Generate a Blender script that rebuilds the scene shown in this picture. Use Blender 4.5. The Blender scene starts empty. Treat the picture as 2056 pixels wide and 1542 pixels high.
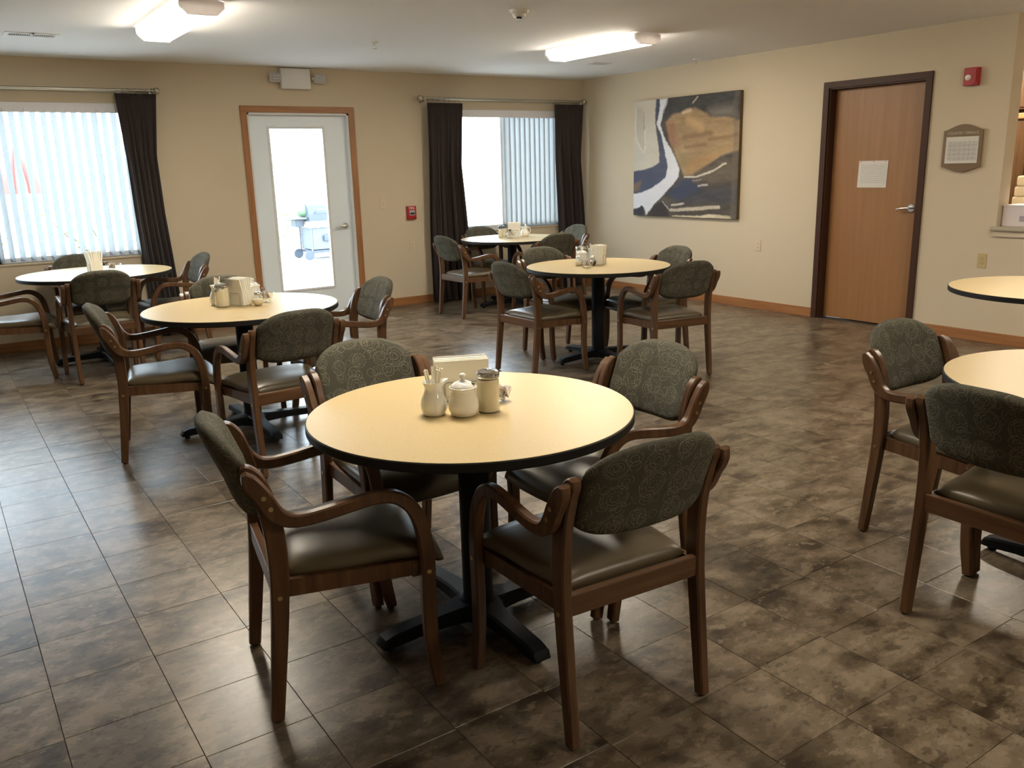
import bpy, bmesh, math, random
import numpy as np
from mathutils import Vector, Matrix

random.seed(7)
rng = np.random.RandomState(7)
scn = bpy.context.scene
col = scn.collection
R = math.radians

# ------------------------------------------------------------------ camera, world, exposure
CAM_H = 1.5168
PITCH, YAW, ROLL, FPX = R(14.147), R(33.923), R(-1.557), 1717.2
def camera_axes():
    cy, sy, cp, sp = math.cos(YAW), math.sin(YAW), math.cos(PITCH), math.sin(PITCH)
    fw = Vector((sy * cp, cy * cp, -sp)); rt = Vector((cy, -sy, 0)); up = rt.cross(fw)
    r2 = rt * math.cos(ROLL) + up * math.sin(ROLL); u2 = -rt * math.sin(ROLL) + up * math.cos(ROLL)
    return r2, u2, fw
_r, _u, _f = camera_axes()
cd = bpy.data.cameras.new('camera'); cam = bpy.data.objects.new('camera', cd); col.objects.link(cam)
cd.sensor_width = 36.0; cd.sensor_fit = 'HORIZONTAL'; cd.lens = 36.0 * FPX / 2056.0
cd.clip_start = 0.05; cd.clip_end = 200
mw = Matrix.Identity(4)
for i in range(3):
    mw[i][0] = _r[i]; mw[i][1] = _u[i]; mw[i][2] = -_f[i]
mw[2][3] = CAM_H
cam.matrix_world = mw
scn.camera = cam

world = bpy.data.worlds.new('overcast_sky'); scn.world = world; world.use_nodes = True
bg = world.node_tree.nodes['Background']
SKY = 8.5
bg.inputs[0].default_value = (0.76, 0.88, 1.0, 1); bg.inputs[1].default_value = SKY
LAMP = 31.0
scn.view_settings.view_transform = 'Standard'; scn.view_settings.look = 'None'
scn.view_settings.gamma = 1.0; scn.view_settings.exposure = 0.82
scn.view_settings.use_curve_mapping = False
scn.cycles.max_bounces = 10; scn.cycles.diffuse_bounces = 5; scn.cycles.transparent_max_bounces = 12
scn.cycles.caustics_reflective = False; scn.cycles.caustics_refractive = False
scn.cycles.sample_clamp_indirect = 20.0

# room numbers (metres; x to the right along the back wall, y towards the back wall)
YB, XR, ZC = 8.939, 7.203, 2.575
XL, YF = -3.0, -2.6

# ------------------------------------------------------------------ materials
def mat(name, color=(.5, .5, .5), rough=.5, metal=0.0, spec=.5, **kw):
    m = bpy.data.materials.new(name); m.use_nodes = True
    b = m.node_tree.nodes['Principled BSDF']
    b.inputs['Base Color'].default_value = (*color, 1); b.inputs['Roughness'].default_value = rough
    b.inputs['Metallic'].default_value = metal; b.inputs['Specular IOR Level'].default_value = spec
    for k, v in kw.items(): b.inputs[k.replace('_', ' ')].default_value = v
    return m
class NT:
    def __init__(s, m): s.t = m.node_tree; s.n = s.t.nodes; s.l = s.t.links; s.b = s.n.get('Principled BSDF')
    def new(s, typ, **kw):
        n = s.n.new(typ)
        for k, v in kw.items(): setattr(n, k, v)
        return n
    def link(s, a, b): s.l.new(a, b)
    def math(s, op, a, b=None, c=None):
        n = s.new('ShaderNodeMath', operation=op)
        for i, v in enumerate((a, b, c)):
            if v is None: continue
            if isinstance(v, (int, float)): n.inputs[i].default_value = v
            else: s.link(v, n.inputs[i])
        return n.outputs[0]
    def mix(s, f, a, b):
        n = s.new('ShaderNodeMix', data_type='RGBA')
        if isinstance(f, (int, float)): n.inputs[0].default_value = f
        else: s.link(f, n.inputs[0])
        for i, v in ((6, a), (7, b)):
            if isinstance(v, tuple): n.inputs[i].default_value = (*v, 1)
            else: s.link(v, n.inputs[i])
        return n.outputs[2]
    def noise(s, vec, scale, detail=3, rough=.55, dim='3D', w=None):
        n = s.new('ShaderNodeTexNoise', noise_dimensions=dim)
        n.inputs['Scale'].default_value = scale; n.inputs['Detail'].default_value = detail; n.inputs['Roughness'].default_value = rough
        if vec is not None: s.link(vec, n.inputs['Vector'])
        if w is not None: s.link(w, n.inputs['W'])
        return n.outputs['Fac']
    def ramp(s, f, stops):
        n = s.new('ShaderNodeValToRGB'); e = n.color_ramp.elements
        while len(e) < len(stops): e.new(.5)
        for i, (p, c) in enumerate(stops): e[i].position = p; e[i].color = (*c, 1)
        s.link(f, n.inputs[0]); return n.outputs[0]
    def mapping(s, vec, scale):
        n = s.new('ShaderNodeMapping'); n.inputs['Scale'].default_value = scale; s.link(vec, n.inputs[0]); return n.outputs[0]
    def bump(s, h, strength=.2, dist=.01):
        n = s.new('ShaderNodeBump'); n.inputs['Strength'].default_value = strength; n.inputs['Distance'].default_value = dist
        s.link(h, n.inputs['Height']); s.link(n.outputs[0], s.b.inputs['Normal'])

def wood(name, dark, mid, light, axis=2, rough=.35, scale=1.0):
    m = mat(name, mid, rough); t = NT(m)
    oc = t.new('ShaderNodeTexCoord').outputs['Object']; sc = [38 * scale] * 3; sc[axis] = 2.2 * scale
    oi = t.new('ShaderNodeObjectInfo').outputs['Random']
    va = t.new('ShaderNodeVectorMath', operation='ADD'); t.link(oc, va.inputs[0])
    cx = t.new('ShaderNodeCombineXYZ'); t.link(t.math('MULTIPLY', oi, 7.0), cx.inputs[0]); t.link(t.math('MULTIPLY', oi, 3.0), cx.inputs[1]); t.link(cx.outputs[0], va.inputs[1])
    n1 = t.noise(t.mapping(va.outputs[0], tuple(sc)), 1.0, 4, .6)
    c = t.ramp(n1, [(.3, dark), (.52, mid), (.75, light)])
    t.link(c, t.b.inputs['Base Color'])
    return m

def wall_paint(name, c):
    m = mat(name, c, .85, spec=.25); t = NT(m)
    g = t.new('ShaderNodeNewGeometry').outputs['Position']
    n = t.noise(g, 140, 2, .6); t.bump(n, .12, .004)
    return m

M_WALL = wall_paint('beige_wall_paint', (.60, .515, .385))
M_CEIL = wall_paint('off_white_ceiling_paint', (.83, .825, .83))
M_TRIMW = mat('white_trim_paint', (.72, .74, .75), .45)
M_DOORW = mat('white_steel_door_paint', (.80, .89, .95), .4)
M_OAK = wood('honey_oak_trim', (.27, .115, .042), (.34, .15, .055), (.40, .19, .072), 0, .45)
M_OAKZ = wood('honey_oak_trim_upright', (.27, .115, .042), (.34, .15, .055), (.40, .19, .072), 2, .45)
M_MAPLE = wood('maple_door_veneer', (.285, .137, .050), (.315, .153, .057), (.345, .170, .065), 2, .45, .6)
M_FRAME = mat('dark_bronze_frame', (.060, .028, .017), .45, spec=.2)
M_CHW = wood('walnut_stained_beech', (.054, .025, .0108), (.098, .047, .021), (.145, .073, .034), 2, .34)
M_CHWX = wood('walnut_stained_beech_rail', (.054, .025, .0108), (.098, .047, .021), (.145, .073, .034), 0, .34)
M_VINYL = mat('olive_brown_vinyl', (.086, .066, .036), .36, spec=.6)
M_BLACK = mat('black_painted_steel', (.007, .008, .010), .5, spec=.2)
M_EDGE = mat('black_vinyl_edge', (.010, .009, .009), .55, spec=.3)
M_RUBBER = mat('dark_rubber', (.02, .02, .02), .7)
M_BRASS = mat('aged_brass', (.62, .5, .26), .3, 1.0)
M_CHROME = mat('chrome', (.75, .75, .74), .16, 1.0)
M_NICKEL = mat('brushed_nickel', (.50, .47, .40), .32, 1.0)
M_CERAM = mat('cream_glazed_ceramic', (.80, .81, .78), .12)
M_PAPER = mat('white_paper_napkin', (.84, .83, .76), .9, spec=.1)
M_STRAW = mat('paper_straw', (.82, .79, .68), .7)
M_SUGAR = mat('granulated_sugar', (.82, .74, .56), .9)
M_PLWHITE = mat('white_plastic', (.70, .69, .66), .4)
M_PLCREAM = mat('ivory_plastic', (.62, .52, .37), .4)
M_RED = mat('signal_red_plastic', (.38, .012, .018), .35)
M_DARKSLOT = mat('dark_slot', (.01, .01, .01), .8)
M_GREYMET = mat('grey_enamelled_metal', (.42, .41, .42), .5)
M_CAP = mat('milky_white_plastic', (.86, .85, .86), .5)
_t = NT(M_CAP); _tl = _t.new('ShaderNodeBsdfTranslucent'); _tl.inputs[0].default_value = (.8, .78, .78, 1); _mx = _t.new('ShaderNodeMixShader'); _mx.inputs[0].default_value = .12
_t.link(_t.b.outputs[0], _mx.inputs[1]); _t.link(_tl.outputs[0], _mx.inputs[2]); _t.link(_mx.outputs[0], _t.n['Material Output'].inputs[0])

def glass(name, tint=(.97, .985, .98), refl=.05):
    m = bpy.data.materials.new(name); m.use_nodes = True; t = m.node_tree; t.nodes.clear()
    o = t.nodes.new('ShaderNodeOutputMaterial'); tr = t.nodes.new('ShaderNodeBsdfTransparent'); tr.inputs[0].default_value = (*tint, 1)
    gl = t.nodes.new('ShaderNodeBsdfGlossy'); gl.inputs['Roughness'].default_value = .02
    lw = t.nodes.new('ShaderNodeLayerWeight'); pw = t.nodes.new('ShaderNodeMath'); pw.operation = 'POWER'; t.links.new(lw.outputs['Facing'], pw.inputs[0]); pw.inputs[1].default_value = 4.0
    fr = t.nodes.new('ShaderNodeMath'); fr.operation = 'MULTIPLY_ADD'; t.links.new(pw.outputs[0], fr.inputs[0]); fr.inputs[1].default_value = .8; fr.inputs[2].default_value = .05
    mx = t.nodes.new('ShaderNodeMixShader'); t.links.new(fr.outputs[0], mx.inputs[0]); t.links.new(tr.outputs[0], mx.inputs[1]); t.links.new(gl.outputs[0], mx.inputs[2])
    t.links.new(mx.outputs[0], o.inputs[0]); return m
M_GLASS = glass('clear_glass')
M_JAR = glass('jar_glass', (.96, .97, .96))

def fabric():
    m = mat('swirl_fabric', (.08, .075, .055), .85, spec=.2); t = NT(m)
    uv = t.new('ShaderNodeUVMap').outputs[0]
    oi = t.new('ShaderNodeObjectInfo').outputs['Random']
    cx = t.new('ShaderNodeCombineXYZ'); t.link(t.math('MULTIPLY', oi, 5.0), cx.inputs[0]); t.link(t.math('MULTIPLY', oi, 2.0), cx.inputs[1])
    va = t.new('ShaderNodeVectorMath', operation='ADD'); t.link(uv, va.inputs[0]); t.link(cx.outputs[0], va.inputs[1]); p0 = va.outputs[0]
    # wobble so the rings are not perfect circles
    nz = t.new('ShaderNodeTexNoise'); nz.inputs['Scale'].default_value = 9; nz.inputs['Detail'].default_value = 1; t.link(p0, nz.inputs['Vector'])
    vs = t.new('ShaderNodeVectorMath', operation='SUBTRACT'); t.link(nz.outputs['Color'], vs.inputs[0]); vs.inputs[1].default_value = (.5, .5, .5)
    vm = t.new('ShaderNodeVectorMath', operation='SCALE'); t.link(vs.outputs[0], vm.inputs[0]); vm.inputs['Scale'].default_value = .007
    vb = t.new('ShaderNodeVectorMath', operation='ADD'); t.link(p0, vb.inputs[0]); t.link(vm.outputs[0], vb.inputs[1]); p = vb.outputs[0]
    lines = None
    for sc, radii, w, off in ((10.5, (.12, .22, .33, .39), .016, 0.0), (13.5, (.16, .31), .020, 3.3), (19.0, (.27,), .024, 8.1)):
        mp = t.new('ShaderNodeMapping'); mp.inputs['Location'].default_value = (off, off * .7, 0); t.link(p, mp.inputs[0])
        v = t.new('ShaderNodeTexVoronoi', voronoi_dimensions='2D', feature='F1'); v.inputs['Scale'].default_value = sc; v.inputs['Randomness'].default_value = .42
        t.link(mp.outputs[0], v.inputs['Vector'])
        sp = t.new('ShaderNodeSeparateColor'); t.link(v.outputs['Color'], sp.inputs[0])
        k = t.math('MULTIPLY_ADD', sp.outputs[0], .38, .74)
        d = t.math('DIVIDE', v.outputs['Distance'], k)
        for r in radii:
            c = t.new('ShaderNodeMath', operation='COMPARE'); t.link(d, c.inputs[0]); c.inputs[1].default_value = r; c.inputs[2].default_value = w * .55
            lines = c.outputs[0] if lines is None else t.math('MAXIMUM', lines, c.outputs[0])
    dash = t.math('GREATER_THAN', t.noise(p0, 170, 1, .5), .42)
    lines = t.math('MULTIPLY', lines, dash)
    weave = t.noise(p0, 420, 2, .6)
    base = t.mix(weave, (.048, .047, .035), (.078, .075, .056))
    cc = t.mix(t.math('MULTIPLY', lines, .62), base, (.27, .25, .185))
    t.link(cc, t.b.inputs['Base Color']); t.bump(weave, .15, .002)
    return m
M_FABRIC = fabric()

def tile_mat():
    m = mat('mottled_vinyl_tile', (.15, .12, .08), .3, spec=.55); t = NT(m)
    g = t.new('ShaderNodeNewGeometry'); oi = t.new('ShaderNodeObjectInfo').outputs['Random']
    rnd = t.math('MULTIPLY', t.math('ADD', oi, g.outputs['Random Per Island']), .8)
    p = t.mapping(g.outputs['Position'], (.62, 1.0, 1.0))
    n1 = t.noise(p, 8.5, 7, .66, '4D', rnd); n2 = t.noise(p, 21, 6, .68, '4D', rnd); n3 = t.noise(p, 60, 3, .6, '4D', rnd); n0 = t.noise(p, 2.6, 3, .6, '4D', rnd)
    f = t.math('ADD', t.math('MULTIPLY', n1, .78), t.math('MULTIPLY', n0, .22))
    c = t.ramp(f, [(.395, (.034, .023, .014)), (.430, (.062, .045, .028)), (.450, (.094, .070, .044)), (.495, (.112, .084, .054)), (.510, (.154, .118, .080)), (.560, (.168, .131, .090)), (.575, (.215, .170, .120))])
    def step(x, a, b_):
        mr = t.new('ShaderNodeMapRange', interpolation_type='SMOOTHSTEP'); t.link(x, mr.inputs[0]); mr.inputs[1].default_value = a; mr.inputs[2].default_value = b_; return mr.outputs[0]
    c = t.mix(t.math('MULTIPLY', step(n2, .555, .60), .55), c, (.265, .212, .152))
    c = t.mix(t.math('MULTIPLY', step(n2, .445, .40), .60), c, (.044, .032, .020))
    c = t.mix(t.math('MULTIPLY', step(n3, .69, .73), .7), c, (.26, .22, .165))
    c = t.mix(t.math('MULTIPLY', step(n3, .33, .29), .6), c, (.035, .025, .016))
    t.link(c, t.b.inputs['Base Color'])
    t.link(t.math('MULTIPLY_ADD', n1, .08, .26), t.b.inputs['Roughness'])
    return m
M_TILE = tile_mat()
M_GROUT = mat('dark_tile_joint', (.065, .05, .036), .8)

def laminate():
    m = mat('speckled_tan_laminate', (.62, .45, .25), .36, spec=.5); t = NT(m)
    g = t.new('ShaderNodeNewGeometry').outputs['Position']
    n = t.noise(g, 260, 2, .7)
    t.link(t.ramp(n, [(.35, (.56, .43, .215)), (.55, (.61, .478, .25)), (.7, (.645, .515, .29))]), t.b.inputs['Base Color'])
    return m
M_LAM = laminate()

def curtain_mat():
    m = mat('dark_brown_curtain', (.026, .017, .016), .75, spec=.3); t = NT(m)
    g = t.new('ShaderNodeTexCoord').outputs['Object']
    n = t.noise(t.mapping(g, (400, 400, 60)), 1.0, 2, .6)
    t.link(t.mix(n, (.017, .011, .011), (.036, .025, .024)), t.b.inputs['Base Color'])
    b = t.b; b.inputs['Sheen Weight'].default_value = .15
    return m
M_CURT = curtain_mat()

def vane_mat():
    m = mat('translucent_vinyl_vane', (.30, .325, .34), .5, spec=.3); t = NT(m)
    o = t.n['Material Output']; tl = t.new('ShaderNodeBsdfTranslucent'); tl.inputs[0].default_value = (.76, .80, .82, 1)
    mx = t.new('ShaderNodeMixShader'); mx.inputs[0].default_value = .12
    t.link(t.b.outputs[0], mx.inputs[1]); t.link(tl.outputs[0], mx.inputs[2]); t.link(mx.outputs[0], o.inputs[0])
    return m
M_VANE = vane_mat()

def emit(name, c, s):
    m = bpy.data.materials.new(name); m.use_nodes = True; t = m.node_tree; t.nodes.clear()
    o = t.nodes.new('ShaderNodeOutputMaterial'); e = t.nodes.new('ShaderNodeEmission'); e.inputs[0].default_value = (*c, 1); e.inputs[1].default_value = s
    t.links.new(e.outputs[0], o.inputs[0]); return m
M_LENS = emit('lit_fluorescent_lens', (1.0, .885, .71), LAMP)

def leaf_mat(name, a, b):
    m = mat(name, a, .6); t = NT(m)
    n = t.noise(t.new('ShaderNodeNewGeometry').outputs['Position'], 9, 2)
    t.link(t.mix(n, a, b), t.b.inputs['Base Color']); return m
M_LEAF = leaf_mat('pale_green_leaves', (.20, .26, .12), (.50, .56, .36))
M_STEM = mat('branch_bark', (.12, .09, .06), .9)
M_CONC = mat('pale_concrete', (.62, .61, .58), .85)
M_GRILLM = mat('glare_lifted_black', (.055, .07, .10), .35)  # black grill; outdoor glare is mixed into its base colour as blue-grey
M_GRILLL = mat('glare_lifted_panel', (.105, .118, .145), .4)  # grill panels, paled and blued in colour to imitate the same glare
M_REDCAN = mat('red_canvas', (.48, .13, .12), .85)

# ------------------------------------------------------------------ mesh helpers
class MB:
    def __init__(s): s.v = []; s.f = []; s.uv = None
    def add(s, vs, fs):
        o = len(s.v); s.v += [tuple(map(float, p)) for p in vs]; s.f += [tuple(i + o for i in f) for f in fs]; return o
    def box(s, a, b, bev=0.0):
        (x0, y0, z0), (x1, y1, z1) = a, b
        if bev <= 0:
            s.add([(x0, y0, z0), (x1, y0, z0), (x1, y1, z0), (x0, y1, z0), (x0, y0, z1), (x1, y0, z1), (x1, y1, z1), (x0, y1, z1)],
                  [(0, 3, 2, 1), (4, 5, 6, 7), (0, 1, 5, 4), (1, 2, 6, 5), (2, 3, 7, 6), (3, 0, 4, 7)])
        else:
            bm = bmesh.new(); bmesh.ops.create_cube(bm, size=1)
            for v in bm.verts: v.co = Vector(((x0 + x1) / 2 + v.co.x * (x1 - x0), (y0 + y1) / 2 + v.co.y * (y1 - y0), (z0 + z1) / 2 + v.co.z * (z1 - z0)))
            bmesh.ops.bevel(bm, geom=list(bm.edges), offset=bev, segments=2, affect='EDGES', profile=.5)
            s.bm(bm)
        return s
    def bm(s, bm, free=True):
        bm.verts.index_update(); s.add([v.co for v in bm.verts], [[v.index for v in f.verts] for f in bm.faces])
        if free: bm.free()
        return s
    def loft(s, rings, cap=True, closed=True):
        n = len(rings[0]); vs = [p for r in rings for p in r]; fs = []
        for i in range(len(rings) - 1):
            for j in range(n if closed else n - 1):
                k = (j + 1) % n; fs.append((i * n + j, i * n + k, (i + 1) * n + k, (i + 1) * n + j))
        if cap: fs += [tuple(range(n - 1, -1, -1)), tuple(range((len(rings) - 1) * n, len(rings) * n))]
        s.add(vs, fs); return s
    def lathe(s, prof, c=(0, 0, 0), n=24, axis='z', cap=True):
        rings = []
        for r, h in prof:
            ring = []
            for j in range(n):
                a = 2 * math.pi * j / n; x, y = r * math.cos(a), r * math.sin(a)
                p = (x, y, h) if axis == 'z' else ((h, x, y) if axis == 'x' else (y, h, x))
                ring.append((c[0] + p[0], c[1] + p[1], c[2] + p[2]))
            rings.append(ring)
        return s.loft(rings, cap)
    def cyl(s, p0, p1, r, n=12, r1=None):
        p0, p1 = Vector(p0), Vector(p1); d = (p1 - p0).normalized(); a = d.orthogonal().normalized(); b = d.cross(a); r1 = r if r1 is None else r1
        return s.loft([[p + a * (q * math.cos(2 * math.pi * j / n)) + b * (q * math.sin(2 * math.pi * j / n)) for j in range(n)] for p, q in ((p0, r), (p1, r1))])
    def tube(s, pts, r, n=10, closed=False):
        pts = [Vector(p) for p in pts]; rings = []; a = None
        for i, p in enumerate(pts):
            q0 = pts[i - 1] if (i or closed) else p; q1 = pts[(i + 1) % len(pts)] if (i < len(pts) - 1 or closed) else p
            d = (q1 - q0).normalized(); a = d.orthogonal().normalized() if a is None else (a - d * a.dot(d)).normalized(); b = d.cross(a)
            rr = r[i] if isinstance(r, (list, tuple)) else r
            rings.append([p + a * (rr * math.cos(2 * math.pi * j / n)) + b * (rr * math.sin(2 * math.pi * j / n)) for j in range(n)])
        if closed: rings.append(rings[0]); return s.loft(rings, False)
        return s.loft(rings)
    def sphere(s, c, r, n=14, sz=1.0):
        m = max(6, n // 2); prof = [(max(1e-4, r * math.sin(math.pi * i / m)), -r * sz * math.cos(math.pi * i / m)) for i in range(m + 1)]
        return s.lathe(prof, c, n)
    def prism(s, poly, x0, x1, axis='x'):
        def P(a, b, h): return (h, a, b) if axis == 'x' else ((a, h, b) if axis == 'y' else (a, b, h))
        n = len(poly); s.add([P(a, b, x0) for a, b in poly] + [P(a, b, x1) for a, b in poly],
                             [tuple(range(n)), tuple(range(2 * n - 1, n - 1, -1))] + [(i, (i + 1) % n + 0, (i + 1) % n + n, i + n) for i in range(n)])
        return s
    def mesh(s, name, m, smooth=False, angle=40):
        me = bpy.data.meshes.new(name); me.from_pydata(s.v, [], s.f); me.update()
        bm = bmesh.new(); bm.from_mesh(me); bmesh.ops.recalc_face_normals(bm, faces=bm.faces)
        if smooth:
            for f in bm.faces: f.smooth = True
            ca = math.radians(angle)
            for e in bm.edges:
                if len(e.link_faces) == 2 and e.calc_face_angle(0) > ca: e.smooth = False
        bm.to_mesh(me); bm.free()
        if m is not None: me.materials.append(m)
        if s.uv is not None:
            l = me.uv_layers.new(name='UVMap')
            for lp in me.loops: l.data[lp.index].uv = s.uv(me.vertices[lp.vertex_index].co)
        return me
    def build(s, name, m, parent=None, smooth=False, origin=None, angle=40):
        if origin is None and parent is not None and parent.get('_w'): origin = wloc(parent)
        if origin is not None:
            o = Vector(origin); s.v = [tuple(Vector(p) - o) for p in s.v]
        ob = bpy.data.objects.new(name, s.mesh(name, m, smooth, angle)); col.objects.link(ob)
        if parent is not None: ob.parent = parent; ob['_w'] = parent.get('_w', 0) and 2
        elif origin is not None: ob.location = origin
        return ob
def wloc(o):
    v = Vector((0, 0, 0))
    while o is not None: v = v + o.location; o = o.parent
    return v
def tag(o, label=None, cat=None, group=None, kind=None):
    if label: o['label'] = label
    if cat: o['category'] = cat
    if group: o['group'] = group
    if kind: o['kind'] = kind
    return o
def thing(name, label, cat, loc=(0, 0, 0), rz=0.0, group=None, world_parts=False):
    o = bpy.data.objects.new(name, None); o.empty_display_size = .1; col.objects.link(o); o.location = loc; o.rotation_euler[2] = rz
    if world_parts: o['_w'] = 1
    return tag(o, label, cat, group)
def struct(o): o['kind'] = 'structure'; return o
def copy_tree(o, parent=None):
    c = o.copy(); col.objects.link(c); c.parent = parent
    for ch in list(o.children): copy_tree(ch, c)
    return c
def catmull(pts, n=6):
    P = [np.array(p, float) for p in pts]; P = [2 * P[0] - P[1]] + P + [2 * P[-1] - P[-2]]; out = []
    for i in range(1, len(P) - 2):
        a, b, c, d = P[i - 1:i + 3]
        for k in range(n):
            t = k / n; out.append(.5 * ((2 * b) + (c - a) * t + (2 * a - 5 * b + 4 * c - d) * t * t + (3 * b - a - 3 * c + d) * t ** 3))
    out.append(P[-2]); return out
def bw(x, z, off=0.0):
    """a point of the back wall plane moved off metres into the room along the line of sight it was measured on"""
    k = (YB - off) / YB; return x * k, CAM_H + (z - CAM_H) * k
def text_mesh(name, body, size, m, parent, matrix, depth=.0015, align='CENTER'):
    c = bpy.data.curves.new(name, 'FONT'); c.body = body; c.size = size; c.extrude = depth; c.align_x = align; c.align_y = 'CENTER'; c.resolution_u = 3
    tmp = bpy.data.objects.new('tmp', c); col.objects.link(tmp)
    dg = bpy.context.evaluated_depsgraph_get(); me = bpy.data.meshes.new_from_object(tmp.evaluated_get(dg)); bpy.data.objects.remove(tmp)
    me.transform(matrix); me.materials.clear(); me.materials.append(m); me.name = name
    o = bpy.data.objects.new(name, me); col.objects.link(o); o.parent = parent; return o
# lettering frames: readable when looking towards +y (back wall) / +x (right wall)
TO_BACK = Matrix(((1, 0, 0, 0), (0, 0, -1, 0), (0, 1, 0, 0), (0, 0, 0, 1)))
TO_RIGHT = Matrix(((0, 0, -1, 0), (-1, 0, 0, 0), (0, 1, 0, 0), (0, 0, 0, 1)))

# ------------------------------------------------------------------ floor with single tiles
fb = MB().box((XL, YF, -.06), (XR + .16, YB + .16, -.0035)); floor = struct(fb.build('floor', M_GROUT))
TX, TY, X0, Y0 = .3034, .3060, .4066, 4.282
def project(x, y, z=0.0):
    d = Vector((x, y, z - CAM_H)); w = d.dot(_f)
    if w < .15: return None
    return 1028 + FPX * d.dot(_r) / w, 771 - FPX * d.dot(_u) / w, w
tile_me = []
for k in range(4):
    b = MB(); g, h, c = .0008, .0035, .0008
    x, y = TX / 2 - g, TY / 2 - g
    lo = [(-x, -y, -h), (x, -y, -h), (x, y, -h), (-x, y, -h)]; mi = [(a, bb, -c) for a, bb, _ in lo]
    hi = [(a * (1 - c / x), bb * (1 - c / y), 0) for a, bb, _ in lo]
    b.loft([lo, mi, hi], True); tile_me.append(b)
shared_tile = tile_me[0].mesh('tile', M_TILE)
cells = []
for i in range(int((XL - X0) / TX) - 1, int((XR - X0) / TX) + 2):
    off = (((i * 37) % 11) / 11 - .5) * .018
    for j in range(int((YF - Y0) / TY) - 1, int((YB - Y0) / TY) + 2):
        cx, cy = X0 + (i + .5) * TX, Y0 + (j + .5) * TY + off
        x0, x1, y0, y1 = max(cx - TX / 2, XL), min(cx + TX / 2, XR), max(cy - TY / 2, YF), min(cy + TY / 2, YB)
        if x1 - x0 < .03 or y1 - y0 < .03: continue
        full = x1 - x0 > TX - 1e-4 and y1 - y0 > TY - 1e-4
        pr = project(cx, cy); area = 0
        if pr and full and -60 < pr[0] < 2116 and 560 < pr[1] < 1640: area = 1 / pr[2] ** 3
        cells.append((area, cx, cy, x0, x1, y0, y1))
cells.sort(key=lambda c: -c[0])
rest = MB()
for n, (area, cx, cy, x0, x1, y0, y1) in enumerate(cells):
    if n < 300 and area > 0:
        o = bpy.data.objects.new('tile', shared_tile); col.objects.link(o); o.parent = floor
        o.location = (cx, cy, 0); o.rotation_euler = (random.gauss(0, .0008), random.gauss(0, .0008), 0)
    else:
        g = .0008; rest.loft([[(x0 + g, y0 + g, -.0035), (x1 - g, y0 + g, -.0035), (x1 - g, y1 - g, -.0035), (x0 + g, y1 - g, -.0035)],
                              [(x0 + g, y0 + g, 0), (x1 - g, y0 + g, 0), (x1 - g, y1 - g, 0), (x0 + g, y1 - g, 0)]])
o = rest.build('tile_field', M_TILE, floor); o['kind'] = 'stuff'

# ------------------------------------------------------------------ room shell
WT = .16
W1 = (-.75, 1.80, .800, 2.200)      # left window opening x0 x1 z0 z1
W2 = (5.30, 6.88, .800, 2.200)      # right window opening
D1 = (2.880, 3.985, 2.135)          # glass door opening
m = MB()
for a, b_, z0, z1 in ((XL - WT, W1[0], 0, ZC), (W1[1], D1[0], 0, ZC), (D1[1], W2[0], 0, ZC), (W2[1], XR + WT, 0, ZC),
                      (W1[0], W1[1], 0, W1[2]), (W1[0], W1[1], W1[3], ZC), (W2[0], W2[1], 0, W2[2]), (W2[0], W2[1], W2[3], ZC), (D1[0], D1[1], D1[2], ZC)):
    m.box((a, YB, z0), (b_, YB + WT, z1))
struct(m.build('wall_back', M_WALL))
RD = (4.311, 5.262, 2.160)          # right door opening y0 y1 z1
OPN = 3.612                          # pass-through starts here and runs towards the camera
m = MB()
for a, b_, z0, z1 in ((RD[1], YB, 0, ZC), (RD[0], RD[1], RD[2], ZC), (OPN, RD[0], 0, ZC), (1.2, OPN, 0, .90), (YF, 1.2, 0, ZC)):
    m.box((XR, a, z0), (XR + WT, b_, z1))
struct(m.build('wall_right', M_WALL))
struct(MB().box((XL - WT, YF, 0), (XL, YB + WT, ZC)).build('wall_left', M_WALL))
struct(MB().box((XL - WT, YF - WT, 0), (XR + WT, YF, ZC)).build('wall_front', M_WALL))
struct(MB().box((XL - WT, YF - WT, ZC), (XR + WT, YB + WT, ZC + .12)).build('ceiling', M_CEIL))
# kitchen seen through the pass-through
KX1, KY0, KY1 = 9.4, .6, 5.0
m = MB()
m.box((XR + WT, KY1, 0), (KX1, KY1 + .1, ZC)); m.box((XR + WT, KY0 - .1, 0), (KX1, KY0, ZC)); m.box((KX1, KY0 - .1, 0), (KX1 + .1, KY1 + .1, ZC))
struct(m.build('wall_kitchen', M_WALL))
struct(MB().box((XR + WT, KY0, -.05), (KX1, KY1, 0)).build('floor_kitchen', M_TILE))
struct(MB().box((XR + WT, KY0 - .1, ZC), (KX1 + .1, KY1 + .1, ZC + .1)).build('ceiling_kitchen', M_CEIL))
sill = struct(MB().box((XR - .045, 1.2, .925), (XR + .34, OPN + .028, .957), .006).build('trim_1', mat('speckled_solid_surface', (.42, .37, .28), .4)))
MB().box((XR - .02, 1.2, .878), (XR, OPN + .012, .925)).build('apron', M_WALL, sill)

# baseboards
def base(name, parts):
    m_ = MB()
    for a, b_ in parts:
        m_.box(a, b_, .003)
    return struct(m_.build(name, M_OAK))
BH, BT = .092, .013
base('baseboard_back', [((XL, YB - BT, 0), (2.816, YB, BH)), ((4.047, YB - BT, 0), (XR - BT, YB, BH))])
m = MB()
for a, b_ in ((5.319, YB), (YF, 4.255)): m.box((XR - BT, a, 0), (XR, b_, BH), .003)
struct(m.build('baseboard_right', wood('honey_oak_base', (.27, .115, .042), (.34, .15, .055), (.40, .19, .072), 1, .45)))

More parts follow.
